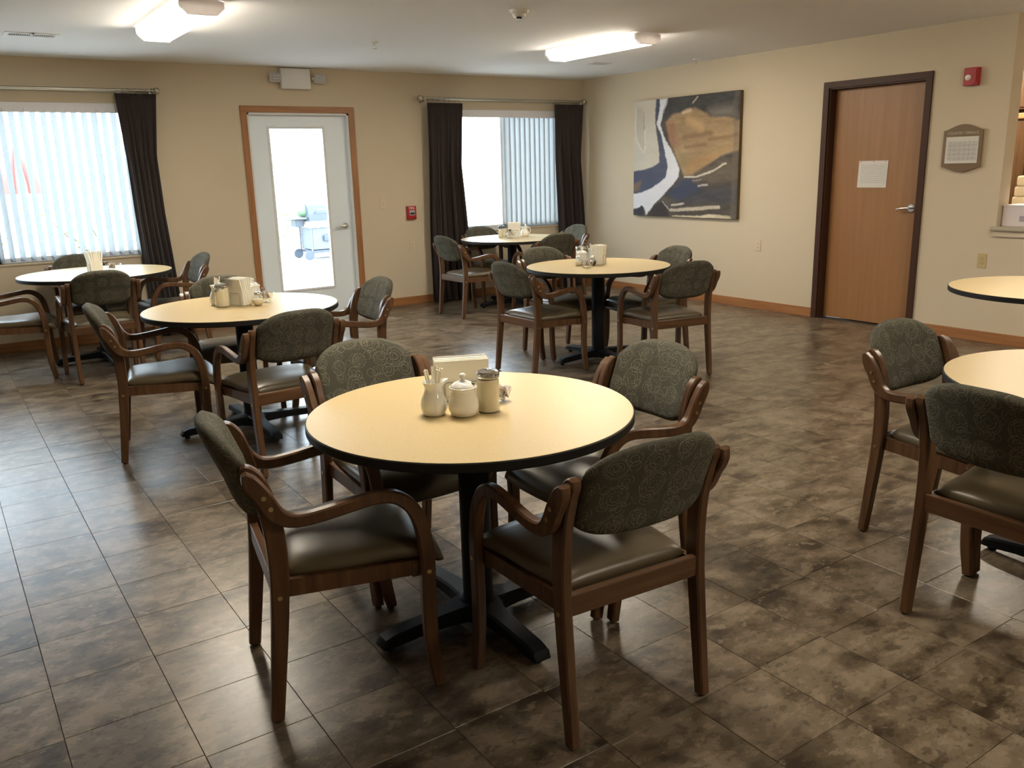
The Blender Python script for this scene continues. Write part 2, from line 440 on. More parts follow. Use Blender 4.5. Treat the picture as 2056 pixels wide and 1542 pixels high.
# ------------------------------------------------------------------ windows, blinds, curtains
def window(name, W, mull, sash):
    x0, x1, z0, z1 = W; y0, y1 = YB + .075, YB + .125
    m = MB(); t = .045
    m.box((x0, y0, z0), (x1, y1, z0 + t)); m.box((x0, y0, z1 - t), (x1, y1, z1)); m.box((x0, y0, z0), (x0 + t, y1, z1)); m.box((x1 - t, y0, z0), (x1, y1, z1))
    for xm in mull: m.box((xm - .03, y0, z0), (xm + .03, y1, z1))
    w = struct(m.build(name, M_TRIMW))
    edges = [x0] + list(mull) + [x1]
    for a, b_ in zip(edges, edges[1:]): MB().box((a + .03, YB + .098, z0 + .04), (b_ - .03, YB + .102, z1 - .04)).build('pane', M_GLASS, w)
    MB().box((x0, YB - .012, z0 - .02), (x1, YB + .075, z0), .003).build('window_sill', M_WALL, w)
    return w
window('window_1', W1, (.52,), 0)
window('window_2', W2, (6.02,), 0)

def blind(label, W, vanes, width, xa, xb):
    x0, x1, z0, z1 = W
    t = thing('vertical_blind', label, 'blind', ((xa + xb) / 2, YB + .03, z1), world_parts=True, group='vertical blinds in the back windows')
    MB().box((x0 + .005, YB + .005, z1 - .088), (x1 - .005, YB + .012, z1 - .002), .002).build('valance', mat('white_valance', (.82, .82, .87), .5), t)
    MB().box((x0 + .01, YB + .022, z1 - .05), (x1 - .01, YB + .052, z1 - .012)).build('head_rail', M_PLWHITE, t)
    me = {}
    for x, ang in vanes:
        key = 0
        if key not in me:
            b = MB(); n = 6; zb, zt = z0 + .012 - z1, -.055; pts = []
            for k in range(n + 1):
                u = k / n - .5; pts.append((u * width, .012 * (1 - 4 * u * u)))
            b.loft([[(a, c, zb) for a, c in pts], [(a, c, zt) for a, c in pts]], False, False)   # a vinyl strip, one sheet thick
            me[key] = b.mesh('vane', M_VANE, True, 60)
        o = bpy.data.objects.new('vane', me[key]); col.objects.link(o); o.parent = t
        o.location = (x - (xa + xb) / 2, .008, 0); o.rotation_euler[2] = R(ang)
    return t
blind('white vertical blind with slats turned open in the wide window left of the glass door', W1,
      [(x, -64 + random.uniform(-3, 3)) for x in np.arange(-.70, 1.79, .0836)], .089, W1[0], W1[1])
blind('white vertical blind drawn across the right half of the window beside the corner', W2,
      [(x, -14 + random.uniform(-4, 4)) for x in np.arange(6.065, 6.87, .0745)], .089, W2[0], W2[1])

def rod(label, x0, x1, z, ends, brackets):
    off = .10; X0_, Z_ = bw(x0, z, off); X1_, _ = bw(x1, z, off); y = YB - off
    t = thing('curtain_rod', label, 'curtain rod', ((X0_ + X1_) / 2, y, Z_), world_parts=True, group='nickel curtain rods')
    MB().cyl((X0_, y, Z_), (X1_, y, Z_), .014, 14).build('pole', M_NICKEL, t, True)
    for e in ends:
        X, Z = bw(e, z, off); MB().sphere((X, y, Z_), .032, 16).build('finial', M_NICKEL, t, True)
        s_ = 1 if e == ends[0] and len(ends) == 2 and e < x1 - .1 else -1
        MB().lathe([(.012, -.012), (.022, -.01), (.022, .01), (.012, .012)], (X + .04 * s_, y, Z_), 14, 'x').build('collar', M_NICKEL, t, True)
    for x in brackets:
        X, _ = bw(x, z, off); m_ = MB(); m_.cyl((X, YB, Z_ - .03), (X, y, Z_ - .03), .007, 8); m_.cyl((X, y, Z_ - .036), (X, y, Z_ - .012), .012, 10); m_.lathe([(.024, 0), (.024, -.008)], (X, YB, Z_ - .03), 14, 'y'); m_.build('bracket', M_NICKEL, t, True)
    return Z_
ZR1 = rod('nickel curtain rod above the wide left window', -1.05, 2.03, 2.316, [2.045], [1.98, .3])
ZR2 = rod('nickel curtain rod with ball ends above the corner window', 4.885, 7.225, 2.313, [4.868, 7.238], [4.93, 7.18])

def curtain(label, rows, zrod, folds, seed):
    """rows: (z, x left, x right) measured on the wall plane"""
    rr = random.Random(seed); off = .10; y = YB - off
    rows = [(bw(a, z, off)[1], bw(a, z, off)[0], bw(b_, z, off)[0]) for z, a, b_ in rows]
    zs = [r[0] for r in rows]; top, bot = zs[0], max(.012, zs[-1])
    xc = (rows[0][1] + rows[0][2]) / 2
    t = thing('curtain', label, 'curtain', (xc, y, bot), world_parts=True, group='dark brown pinch pleat curtains')
    nx, nz = 84, 46; ph = rr.uniform(0, 6); vs = []; 
    amp = [rr.uniform(.7, 1.25) for _ in range(folds + 2)]
    for side in (0, 1):
        for i in range(nz + 1):
            z = top + (bot - top) * i / nz
            xl = np.interp(-z, [-q for q in zs], [r[1] for r in rows]); xr = np.interp(-z, [-q for q in zs], [r[2] for r in rows])
            f = min(1.0, i / nz * 2.4)
            for j in range(nx + 1):
                u = j / nx; a = 2 * math.pi * folds * u
                pleat = .012 * (abs(math.sin(a * 1.5)) ** .4) * (1 - f)
                fold = f * .030 * amp[int(u * folds)] * math.sin(a + .9 * math.sin(a * .5 + ph) + .35 * math.sin(3 * z + ph))
                x = xl + (xr - xl) * (u + .012 * f * math.sin(2 * a + ph) * (1 if 0 < j < nx else 0))
                vs.append((x, y - .022 + fold - pleat + (.0 if side else .004), z))
    n1 = (nx + 1); fs = []; O = (nz + 1) * n1
    for i in range(nz):
        for j in range(nx):
            a = i * n1 + j; fs += [(a, a + 1, a + n1 + 1, a + n1), (O + a, O + a + n1, O + a + n1 + 1, O + a + 1)]
    for i in range(nz):
        for j in (0, nx):
            a = i * n1 + j; fs.append((a, a + n1, O + a + n1, O + a))
    for j in range(nx):
        for i in (0, nz):
            a = i * n1 + j; fs.append((a, a + 1, O + a + 1, O + a))
    b = MB(); b.add(vs, fs); b.build('panel', M_CURT, t, True, angle=180)
    xl, xr = rows[0][1], rows[0][2]
    for k in range(7):
        x = xl + .02 + (xr - xl - .04) * k / 6; pts = [(x, y + .021 * math.sin(a), zrod - .008 + .024 * math.cos(a)) for a in np.linspace(0, 2 * math.pi, 14, endpoint=False)]
        MB().tube(pts, .0028, 6, True).build('ring', M_NICKEL, t, True)
curtain('dark brown curtain hanging at the right of the wide blind window', [(2.285, 1.663, 2.032), (1.72, 1.70, 1.975), (1.2, 1.71, 1.985), (.37, 1.745, 2.04), (-.12, 1.76, 2.05)], ZR1, 6, 1)
curtain('dark brown curtain left of the corner window, beside the red fire pull', [(2.262, 4.947, 5.412), (1.58, 4.93, 5.372), (.9, 4.91, 5.43), (-.02, 4.90, 5.51)], ZR2, 7, 2)
curtain('dark brown curtain hanging closest to the room corner', [(2.275, 6.752, 7.205), (1.6, 6.765, 7.17), (.75, 6.805, 7.235), (-.02, 6.82, 7.25)], ZR2, 6, 3)

# ------------------------------------------------------------------ glass door
m = MB(); cw = .064
m.box((2.816, YB - .016, 0), (2.816 + cw, YB + .002, 2.197), .003); m.box((4.046 - cw, YB - .016, 0), (4.046, YB + .002, 2.197), .003)
trim2 = struct(m.build('trim_2', M_OAKZ))
MB().box((2.816, YB - .0165, 2.135), (4.046, YB + .002, 2.198), .003).build('head_casing', M_OAK, trim2)
d = bpy.data.objects.new('door_1', None); col.objects.link(d); d.location = (3.43, YB + .09, 0); d['_w'] = 1; struct(d)
m = MB(); m.box((D1[0], YB, 0), (D1[0] + .022, YB + WT, D1[2])); m.box((D1[1] - .022, YB, 0), (D1[1], YB + WT, D1[2])); m.box((D1[0], YB, D1[2] - .022), (D1[1], YB + WT, D1[2]))
m.build('door_jamb', M_TRIMW, d)
sy0, sy1 = YB + .062, YB + .107; gx0, gx1, gz0, gz1 = 3.118, 3.700, .300, 1.982; sx0, sx1 = 2.9025, 3.9625
m = MB(); m.box((sx0, sy0, .012), (gx0, sy1, 2.1128)); m.box((gx1, sy0, .012), (sx1, sy1, 2.1128)); m.box((gx0, sy0, .012), (gx1, sy1, gz0)); m.box((gx0, sy0, gz1), (gx1, sy1, 2.1128))
m.build('door_slab', M_DOORW, d)
m = MB(); q = .022
for a, b_, c, e in ((gx0 - q, gx0 + .004, gz0 - q, gz1 + q), (gx1 - .004, gx1 + q, gz0 - q, gz1 + q), (gx0, gx1, gz0 - q, gz0 + .004), (gx0, gx1, gz1 - .004, gz1 + q)):
    m.box((a, sy0 - .008, c), (b_, sy0 + .002, e), .003)
m.build('glazing_bead', M_TRIMW, d)
MB().box((gx0, sy0 + .02, gz0), (gx1, sy0 + .026, gz1)).build('pane', M_GLASS, d)
MB().box((D1[0], YB - .005, 0), (D1[1], YB + WT, .012)).build('threshold', M_NICKEL, d)
def lever(d, x, y, z, normal, along, blade=.115):
    """round rose with a lever; normal points into the room"""
    n = Vector(normal); a = Vector(along); p = Vector((x, y, z)); m_ = MB()
    m_.cyl(p, p + n * .010, .033, 20); m_.cyl(p + n * .010, p + n * .050, .011, 12)
    pts = [p + n * .045, p + n * .050 + a * .03, p + n * .050 + a * .07 + Vector((0, 0, -.004)), p + n * .046 + a * blade + Vector((0, 0, -.012))]
    m_.tube(pts, [.011, .0105, .009, .008], 10); m_.build('door_handle', M_CHROME, d, True)
lever(d, 3.885, sy0, .95, (0, -1, 0), (-1, 0, 0), .13)

# wood door on the right wall
d2 = bpy.data.objects.new('door_2', None); col.objects.link(d2); d2.location = (XR, 4.78, 0); d2['_w'] = 1; struct(d2)
m = MB(); fx0, fx1 = XR - .018, XR + WT
m.box((fx0, 4.255, 0), (XR + .001, RD[0], 2.216)); m.box((fx0, RD[1], 0), (XR + .001, 5.319, 2.216)); m.box((fx0, RD[0], RD[2]), (XR + .001, RD[1], 2.216))
m.box((XR, RD[0] - .004, 0), (fx1, RD[0] + .012, RD[2])); m.box((XR, RD[1] - .012, 0), (fx1, RD[1] + .004, RD[2])); m.box((XR, RD[0], RD[2] - .012), (fx1, RD[1], RD[2] + .004))
m.build('door_frame', M_FRAME, d2)
MB().box((XR + .088, RD[0] + .014, .012), (XR + .132, RD[1] - .014, RD[2] - .015)).build('door_slab', M_MAPLE, d2)
lever(d2, XR + .088, 4.408, 1.082, (-1, 0, 0), (0, 1, 0))
MB().box((XR + .14, RD[0] - .05, 0), (XR + .155, RD[1] + .05, RD[2] + .05)).build('door_stop_panel', M_FRAME, d2)

# ------------------------------------------------------------------ lamps on the ceiling
def light_fixture(label, cx, cy, group='fluorescent ceiling lights', L=1.26, W=.262):
    t = thing('ceiling_light', label, 'ceiling light', (cx, cy, ZC), group=group)
    hw = W / 2
    MB().box((-hw - .008, -L / 2 + .02, -.042), (hw + .008, L / 2 - .02, -.0005)).build('mounting_pan', M_CAP, t)
    prof = [(-hw, -.042), (-hw, -.052), (-hw + .045, -.088), (hw - .045, -.088), (hw, -.052), (hw, -.042)]
    MB().prism([(a, b) for a, b in prof], -L / 2 + .04, L / 2 - .04, 'y').build('diffuser', M_LENS, t)
    for s_ in (-1, 1):
        y0, y1 = sorted((s_ * (L / 2 - .03), s_ * L / 2)); g = .004
        pp = [(-hw - g, -.012), (-hw - g, -.05), (-hw + .043, -.092), (hw - .043, -.092), (hw + g, -.05), (hw + g, -.012), (hw - .04, -.0005), (-hw + .04, -.0005)]
        MB().prism(pp, y0, y1, 'y').build('end_cap', M_CAP, t)
    return t
light_fixture('lit fluorescent ceiling light above the tables on the left', 1.640, 6.36)
light_fixture('lit fluorescent ceiling light above the tables near the corner', 5.205, 6.21)
light_fixture('lit fluorescent ceiling light over the nearest table, in the row out of the picture', 1.72, 2.95)
light_fixture('lit fluorescent ceiling light over the open floor before the wood door', 5.2, 1.6)

light_fixture('lit fluorescent ceiling light over the viewer', 2.6, -1.0)

tk = thing('kitchen_light', 'lit fluorescent light on the ceiling of the kitchen', 'ceiling light', (8.1, 4.25, ZC))
MB().box((-.13, -.62, -.08), (.13, .62, -.016)).build('diffuser', M_LENS, tk); MB().box((-.11, -.6, -.016), (.11, .6, -.0005)).build('mounting_pan', M_GREYMET, tk)

# smoke detector, sprinklers, vents
t = thing('smoke_detector', 'round white smoke detector on the ceiling', 'smoke detector', (3.644, 5.206, ZC))
MB().lathe([(.001, 0), (.066, 0), (.066, -.008), (.056, -.022), (.046, -.026), (.040, -.044), (.030, -.046), (.001, -.046)], n=28).build('body', M_PLWHITE, t, True)
MB().lathe([(.001, -.045), (.019, -.045), (.019, -.060), (.001, -.060)], n=16).build('sensor_cage', M_DARKSLOT, t, True)
MB().lathe([(.001, -.060), (.026, -.060), (.026, -.067), (.001, -.068)], n=18).build('cap', M_PLWHITE, t, True)
def sprinkler(label, x, y):
    t = thing('sprinkler_head', label, 'sprinkler', (x, y, ZC), group='ceiling sprinklers')
    MB().lathe([(.001, 0), (.036, 0), (.030, -.010), (.012, -.012), (.001, -.012)], n=18).build('escutcheon', M_PLWHITE, t, True)
    m_ = MB(); m_.cyl((0, 0, -.01), (0, 0, -.03), .008, 8)
    for s_ in (-1, 1): m_.tube([(s_ * .008, 0, -.02), (s_ * .014, 0, -.034), (s_ * .006, 0, -.05)], .0025, 6)
    m_.lathe([(.001, -.05), (.018, -.05), (.018, -.053), (.001, -.053)], n=12); m_.build('nozzle', M_CHROME, t, True)
sprinkler('small white sprinkler head on the ceiling before the glass door', 3.383, 6.955)
sprinkler('small white sprinkler head on the ceiling near the painting', 6.96, 6.737)
def vent(label, x0, x1, y0, y1, n):
    t = thing('ceiling_vent', label, 'air vent', ((x0 + x1) / 2, (y0 + y1) / 2, ZC), world_parts=True)
    m_ = MB(); b_ = .028; z0, z1 = ZC - .008, ZC - .0005
    m_.box((x0, y0, z0), (x1, y0 + b_, z1)); m_.box((x0, y1 - b_, z0), (x1, y1, z1)); m_.box((x0, y0 + b_, z0), (x0 + b_, y1 - b_, z1)); m_.box((x1 - b_, y0 + b_, z0), (x1, y1 - b_, z1)); m_.box(((x0 + x1) / 2 - .01, y0, z0), ((x0 + x1) / 2 + .01, y1, z1))
    m_.build('frame', M_PLWHITE, t)
    MB().box((x0 + .01, y0 + .01, ZC - .002), (x1 - .01, y1 - .01, ZC - .0006)).build('backing', M_DARKSLOT, t)
    for k in range(n):
        x = x0 + b_ + (x1 - x0 - 2 * b_) * (k + .5) / n
        MB().box((x - .002, y0 + b_, ZC - .007), (x + .002, y1 - b_, ZC - .002)).build('louver', M_PLWHITE, t)
vent('slotted white air vent on the ceiling at far left', .72, 1.085, 7.52, 7.68, 22)
vent('small white air vent on the ceiling behind the corner light', 6.10, 6.34, 7.36, 7.50, 10)

# ------------------------------------------------------------------ things on the walls
t = thing('emergency_light', 'white twin-head emergency light above the glass door', 'emergency light', (3.41, YB, 2.36), world_parts=True)
MB().box((3.25, YB - .065, 2.363), (3.566, YB - .0005, 2.566), .012).build('battery_box', M_PLWHITE, t, True)
for x in (3.188, 3.66):
    m = MB(); m.box((x - .052, YB - .10, 2.425), (x + .052, YB - .02, 2.515), .014); h = m.build('lamp_head', M_PLWHITE, t, True)
    m = MB()
    for i in range(3):
        for j in range(3): m.box((x - .043 + i * .030, YB - .104, 2.432 + j * .027), (x - .017 + i * .030, YB - .099, 2.454 + j * .027), .002)
    m.build('lamp_lens', M_GREYMET, h)
    s_ = 1 if x < 3.4 else -1; MB().cyl((x + s_ * .045, YB - .04, 2.47), (x + s_ * .075, YB - .04, 2.47), .014, 10).build('swivel', M_PLWHITE, t)

t = thing('fire_alarm_pull', 'red fire alarm pull box on the back wall', 'fire alarm', (4.67, YB, .975), world_parts=True)
MB().box((4.614, YB - .04, .978), (4.728, YB - .0005, 1.13), .008).build('housing', M_RED, t, True)
MB().box((4.637, YB - .045, 1.024), (4.705, YB - .039, 1.082), .003).build('handle_plate', M_GREYMET, t)
MB().box((4.644, YB - .052, 1.036), (4.698, YB - .044, 1.056), .003).build('pull_bar', M_DARKSLOT, t)
text_mesh('lettering', 'FIRE', .038, M_PLWHITE, t, Matrix.Translation(Vector((0, -.041, .130))) @ TO_BACK)
MB().cyl((4.712, YB - .044, .994), (4.712, YB - .038, .994), .008, 10).build('keyhole', M_DARKSLOT, t)

def plate(name, label, cat, wall, u, z, kind, m_, group=None):
    """outlet or switch plate; wall 'b' (u = x) or 'r' (u = y)"""
    hw, hh = .036, .0585
    def P(a, dd, h): return (u + a, YB - dd, z + h) if wall == 'b' else (XR - dd, u + a, z + h)
    def bx(mb, a0, a1, d0, d1, h0, h1, bev=0):
        p, q_ = P(a0, d0, h0), P(a1, d1, h1); return mb.box(tuple(map(min, p, q_)), tuple(map(max, p, q_)), bev)
    t = thing(name, label, cat, P(0, 0, 0), world_parts=True, group=group)
    bx(MB(), -hw, hw, .0003, .006, -hh, hh, .002).build('cover_plate', m_, t)
    if kind == 'outlet':
        for s_ in (-1, 1):
            o_ = bx(MB(), -.017, .017, .006, .0085, s_ * .021 - .014, s_ * .021 + .014, .002).build('socket', m_, t)
            mm = MB()
            for a in (-.006, .006): bx(mm, a - .0012, a + .0012, .0084, .0089, s_ * .021 - .004, s_ * .021 + .006)
            mm.build('slots', M_DARKSLOT, o_)
    else:
        bx(MB(), -.006, .006, .006, .016, -.010, .012, .002).build('toggle', m_, t)
plate('light_switch', 'beige light switch between the glass door and the fire pull', 'light switch', 'b', 4.330, 1.17, 'switch', M_PLCREAM)
plate('wall_outlet', 'beige wall outlet below the fire pull', 'outlet', 'b', 4.672, .672, 'outlet', M_PLCREAM, 'wall outlets')
plate('wall_outlet', 'ivory wall outlet under the painting', 'outlet', 'r', 6.025, .668, 'outlet', M_PLCREAM, 'wall outlets')
plate('wall_outlet', 'beige wall outlet right beside the room corner', 'outlet', 'r', 8.55, .70, 'outlet', M_PLCREAM, 'wall outlets')
plate('wall_outlet', 'yellowed wall outlet below the calendar plaque', 'outlet', 'r', 3.695, .674, 'outlet', mat('yellowed_plastic', (.50, .40, .20), .4), 'wall outlets')

t = thing('fire_strobe', 'red fire alarm strobe with clear lens above the calendar plaque', 'fire alarm', (XR, 3.914, 2.06), world_parts=True)
MB().box((XR - .055, 3.858, 2.066), (XR - .0005, 3.972, 2.204), .006).build('housing', M_RED, t)
MB().box((XR - .062, 3.866, 2.08), (XR - .054, 3.893, 2.19), .003).build('sounder_grille', M_RED, t)
m = MB(); m.sphere((XR - .057, 3.932, 2.128), .024, 12, 1.0); m.build('strobe_lens', mat('faceted_clear_lens', (.88, .88, .86), .12), t)

# calendar plaque
t = thing('calendar_plaque', 'brown arched wall plaque holding a printed calendar sheet', 'wall sign', (XR, 3.942, 1.39), world_parts=True)
def plaque_poly(g=0.0):
    P = []; y0, y1 = 3.942 - .163 - g, 3.942 + .163 + g
    for i in range(15):
        u = i / 14; P.append((y0 + (y1 - y0) * u, 1.722 + g + .048 * (math.sin(math.pi * u) ** 1.4)))
    for i in range(15):
        u = i / 14; P.append((y1 - (y1 - y0) * u, 1.432 - g - .042 * (math.sin(math.pi * u) ** 1.4)))
    return P
MB().prism(plaque_poly(.004), XR - .016, XR - .0005).build('backer', mat('clear_cream_backer', (.50, .42, .29), .3), t)
MB().prism(plaque_poly(), XR - .030, XR - .016).build('board', mat('bronze_brown_plaque', (.17, .105, .045), .4), t)
def calendar_mat():
    m = mat('printed_calendar', (.7, .68, .62), .7, spec=.2); nt = NT(m)
    uv = nt.new('ShaderNodeUVMap').outputs[0]; sp = nt.new('ShaderNodeSeparateXYZ'); nt.link(uv, sp.inputs[0])
    u, v = sp.outputs[0], sp.outputs[1]
    line = None
    for c_, n_, w_ in ((u, 7, .05), (v, 6, .06)):
        f = nt.math('FRACT', nt.math('MULTIPLY', c_, n_)); l_ = nt.math('LESS_THAN', f, w_ * 2); line = l_ if line is None else nt.math('MAXIMUM', line, l_)
    tx = nt.noise(nt.mapping(uv, (60, 34, 1)), 1.0, 2, .7); words = nt.math('MULTIPLY', nt.math('GREATER_THAN', tx, .50), .55)
    ink = nt.math('MAXIMUM', nt.math('MULTIPLY', line, .7), words)
    inside = nt.math('MULTIPLY', nt.math('GREATER_THAN', v, .10), nt.math('LESS_THAN', v, .82))
    inside = nt.math('MULTIPLY', inside, nt.math('MULTIPLY', nt.math('GREATER_THAN', u, .06), nt.math('LESS_THAN', u, .97)))
    nt.link(nt.mix(nt.math('MULTIPLY', ink, inside), (.66, .64, .58), (.26, .24, .27)), nt.b.inputs['Base Color']); return m
b = MB(); b.box((XR - .0325, 3.942 - .135, 1.46), (XR - .030, 3.942 + .135, 1.672)); wl = wloc(t)
b.uv = lambda co: (.5 - co.y / .27, (co.z + wl.z - 1.46) / .212)
b.build('calendar_sheet', calendar_mat(), t)
text_mesh('lettering', 'COUNTRY TERRACE', .030, mat('cream_lettering', (.52, .44, .32), .5), t, Matrix.Translation(Vector((-.0305, 0, 1.700 - 1.39))) @ TO_RIGHT @ Matrix.Diagonal((.92, 1, 1, 1)), .001)

# notice taped on the wood door
t = thing('paper_notice', 'white printed sheet pinned to the wood door', 'paper', (XR + .086, 4.81, 1.26), world_parts=True)
b = MB(); px = XR + .0868
yA, yB_, zA, zB = 4.665, 4.962, 1.258, 1.497
vs = []; nn = 8
for i in range(nn + 1):
    u = i / nn
    for zz in (zA, zB): vs.append((px - .002 - .003 * math.sin(u * 5), yA + (yB_ - yA) * u + (.006 if zz == zA else 0), zz))
fs = [(2 * i, 2 * i + 2, 2 * i + 3, 2 * i + 1) for i in range(nn)]
b.add(vs, fs); o_ = len(vs); b.add([(x + .0008, y, z) for x, y, z in vs], [f[::-1] for f in fs])
wl2 = wloc(t); b.uv = lambda co: ((yB_ - co.y - wl2.y) / (yB_ - yA), (co.z + wl2.z - zA) / (zB - zA))
def notice_mat():
    m = mat('printed_notice', (.7, .68, .64), .8, spec=.2); nt = NT(m)
    uv = nt.new('ShaderNodeUVMap').outputs[0]; sp = nt.new('ShaderNodeSeparateXYZ'); nt.link(uv, sp.inputs[0]); u, v = sp.outputs[0], sp.outputs[1]
    tx = nt.noise(nt.mapping(uv, (46, 22, 1)), 1.0, 2, .7)
    rows = nt.math('GREATER_THAN', nt.math('FRACT', nt.math('MULTIPLY', v, 14)), .45)
    ink = nt.math('MULTIPLY', nt.math('MULTIPLY', nt.math('GREATER_THAN', tx, .47), rows), .38)
    ins = nt.math('MULTIPLY', nt.math('MULTIPLY', nt.math('GREATER_THAN', v, .14), nt.math('LESS_THAN', v, .86)), nt.math('MULTIPLY', nt.math('GREATER_THAN', u, .08), nt.math('LESS_THAN', u, .95)))
    nt.link(nt.mix(nt.math('MULTIPLY', ink, ins), (.68, .66, .62), (.25, .25, .28)), nt.b.inputs['Base Color']); return m
b.build('sheet', notice_mat(), t)
for y_ in (4.69, 4.81, 4.94): MB().sphere((px - .004, y_, zB - .008), .004, 8).build('pin', M_RED, t)

# ------------------------------------------------------------------ painting
PY0, PY1, PZ0, PZ1 = 6.292, 7.903, .930, 2.236
t = thing('abstract_painting', 'large abstract canvas of white, navy and ochre on the right wall', 'painting', (XR, (PY0 + PY1) / 2, PZ0), world_parts=True)
MB().box((XR - .045, PY0 + .002, PZ0 + .002), (XR - .001, PY1 - .002, PZ1 - .002)).build('stretcher', mat('painted_canvas_edge', (.12, .085, .03), .7), t)
NX_, NZ_ = 210, 170
S_, T_ = np.meshgrid((np.arange(NX_) + .5) / NX_, (np.arange(NZ_) + .5) / NZ_)
def vnoise(fx, fy, seed):
    r_ = np.random.RandomState(seed); g = r_.rand(int(fy) + 3, int(fx) + 3); X = S_ * fx; Y = T_ * fy; i = X.astype(int); j = Y.astype(int); a = X - i; b_ = Y - j
    a = a * a * (3 - 2 * a); b_ = b_ * b_ * (3 - 2 * b_)
    return (g[j, i] * (1 - a) + g[j, i + 1] * a) * (1 - b_) + (g[j + 1, i] * (1 - a) + g[j + 1, i + 1] * a) * b_
wob = (vnoise(9, 9, 1) - .5) * .020 + (vnoise(70, 70, 2) - .5) * .008; wob2 = (vnoise(9, 9, 3) - .5) * .018 + (vnoise(70, 70, 4) - .5) * .006
Sw, Tw = S_ + wob, T_ + wob2
def lin(c): c = np.array(c) / 255.; return np.where(c < .04045, c / 12.92, ((c + .055) / 1.055) ** 2.4)
img = np.zeros((NZ_, NX_, 3)); brush = (.45 * vnoise(6, 9, 5) + .30 * vnoise(14, 40, 6) + .25 * vnoise(30, 80, 7))[..., None]
def sdist(poly):
    inside = np.zeros(S_.shape, bool); dm = np.full(S_.shape, 9.)
    n = len(poly)
    for k in range(n):
        (ax, ay), (bx_, by) = poly[k], poly[(k + 1) % n]
        c = ((ay > Tw) != (by > Tw)) & (Sw < (bx_ - ax) * (Tw - ay) / (by - ay + 1e-12) + ax); inside ^= c
        dx, dy = bx_ - ax, by - ay; q_ = np.clip(((Sw - ax) * dx + (Tw - ay) * dy) / (dx * dx + dy * dy + 1e-12), 0, 1)
        dm = np.minimum(dm, np.hypot(Sw - ax - q_ * dx, Tw - ay - q_ * dy))
    return np.where(inside, -dm, dm)
def paint(poly, c1, c2=None, soft=.006, op=1.0):
    global img
    a = np.clip(.5 - sdist(poly) / (2 * soft), 0, 1)[..., None] * op; c2 = c1 if c2 is None else c2
    img = img * (1 - a) + (lin(c1) * (1 - brush) + lin(c2) * brush) * a
def stroke(pts, w, c, op=1.0, soft=.005):
    global img
    dm = np.full(S_.shape, 9.)
    for (ax, ay), (bx_, by) in zip(pts, pts[1:]):
        dx, dy = bx_ - ax, by - ay; q_ = np.clip(((Sw - ax) * dx + (Tw - ay) * dy) / (dx * dx + dy * dy + 1e-12), 0, 1); dm = np.minimum(dm, np.hypot(Sw - ax - q_ * dx, Tw - ay - q_ * dy))
    a = (np.clip(.5 - (dm - w) / (2 * soft), 0, 1) * (.75 + .25 * vnoise(24, 60, 9)) * op)[..., None]; img = img * (1 - a) + lin(c) * a
img[:] = lin((92, 86, 80)); paint([(-.1, -.1), (1.1, -.1), (1.1, 1.1), (-.1, 1.1)], (66, 62, 58), (116, 106, 96))
paint([(.3, -.05), (1.1, -.05), (1.1, .25), (.8, .2), (.6, .1), (.3, .2)], (54, 56, 62), (98, 94, 92), .03)
paint([(.72, .12), (.95, .10), (.98, .2), (.75, .2)], (140, 132, 124), (150, 142, 132), .04, .7)
paint([(.32, .2), (.40, .13), (.51, .115), (.61, .1), (.70, .15), (.74, .19), (.91, .2), (1.0, .24), (1.0, .46), (.85, .50), (.745, .545), (.60, .635), (.52, .645), (.48, .58), (.435, .51), (.40, .41), (.365, .32)], (150, 125, 94), (190, 165, 130), .012)
paint([(.33, .2), (.40, .2), (.46, .38), (.40, .42)], (150, 104, 88), (166, 118, 96), .03, .7)
paint([(.45, .45), (.62, .5), (.55, .6), (.47, .56)], (140, 128, 96), (160, 140, 104), .03, .8)
paint([(.55, .52), (.95, .43), (.75, .54), (.6, .63), (.53, .64)], (170, 130, 84), (186, 150, 104), .02, .6)
for p_, w_ in (([(.52, .33), (.76, .31)], .018), ([(.52, .41), (.70, .40)], .014), ([(.74, .36), (.98, .345)], .012)): stroke(p_, w_, (132, 106, 80), .7, .012)
stroke([(.50, .125), (.56, .12)], .016, (220, 200, 170), .8, .01); stroke([(.55, .2), (.66, .27)], .03, (214, 180, 136), .6, .02)
paint([(.50, .68), (.56, .66), (.66, .75), (.7, .86), (.45, .86), (.36, .8), (.44, .74)], (66, 72, 96), (82, 86, 106), .025)
paint([(.6, .8), (1.05, .72), (1.05, .88), (.5, .88)], (64, 64, 72), (100, 96, 98), .03)
paint([(.62, .62), (1.05, .5), (1.05, .68), (.75, .7)], (96, 86, 72), (134, 122, 104), .03, .8)
paint([(-.05, .59), (.27, .5), (.2, .0), (.33, .0), (.25, .22), (.36, .5), (.38, .64), (.3, .74), (.1, .82), (-.05, .84)], (78, 82, 104), (96, 100, 120), .01)
paint([(-.05, .74), (.09, .69), (.06, .78), (-.05, .8)], (150, 122, 92), (128, 108, 88), .012, .8)
paint([(-.05, -.05), (.222, -.05), (.212, .1), (.215, .2), (.235, .31), (.262, .45), (.27, .535), (.2, .57), (.12, .595), (-.05, .61)], (200, 193, 180), (214, 208, 196), .006)
paint([(.012, .05), (.1, .07), (.125, .36), (.1, .44), (.03, .32)], (188, 180, 166), (200, 192, 178), .01, .8)
stroke([(.012, .06), (.03, .32), (.07, .41), (.1, .445), (.125, .38), (.12, .2), (.108, .08)], .006, (226, 220, 208), .9); stroke([(.108, .09), (.118, .25)], .005, (150, 140, 122), .9)
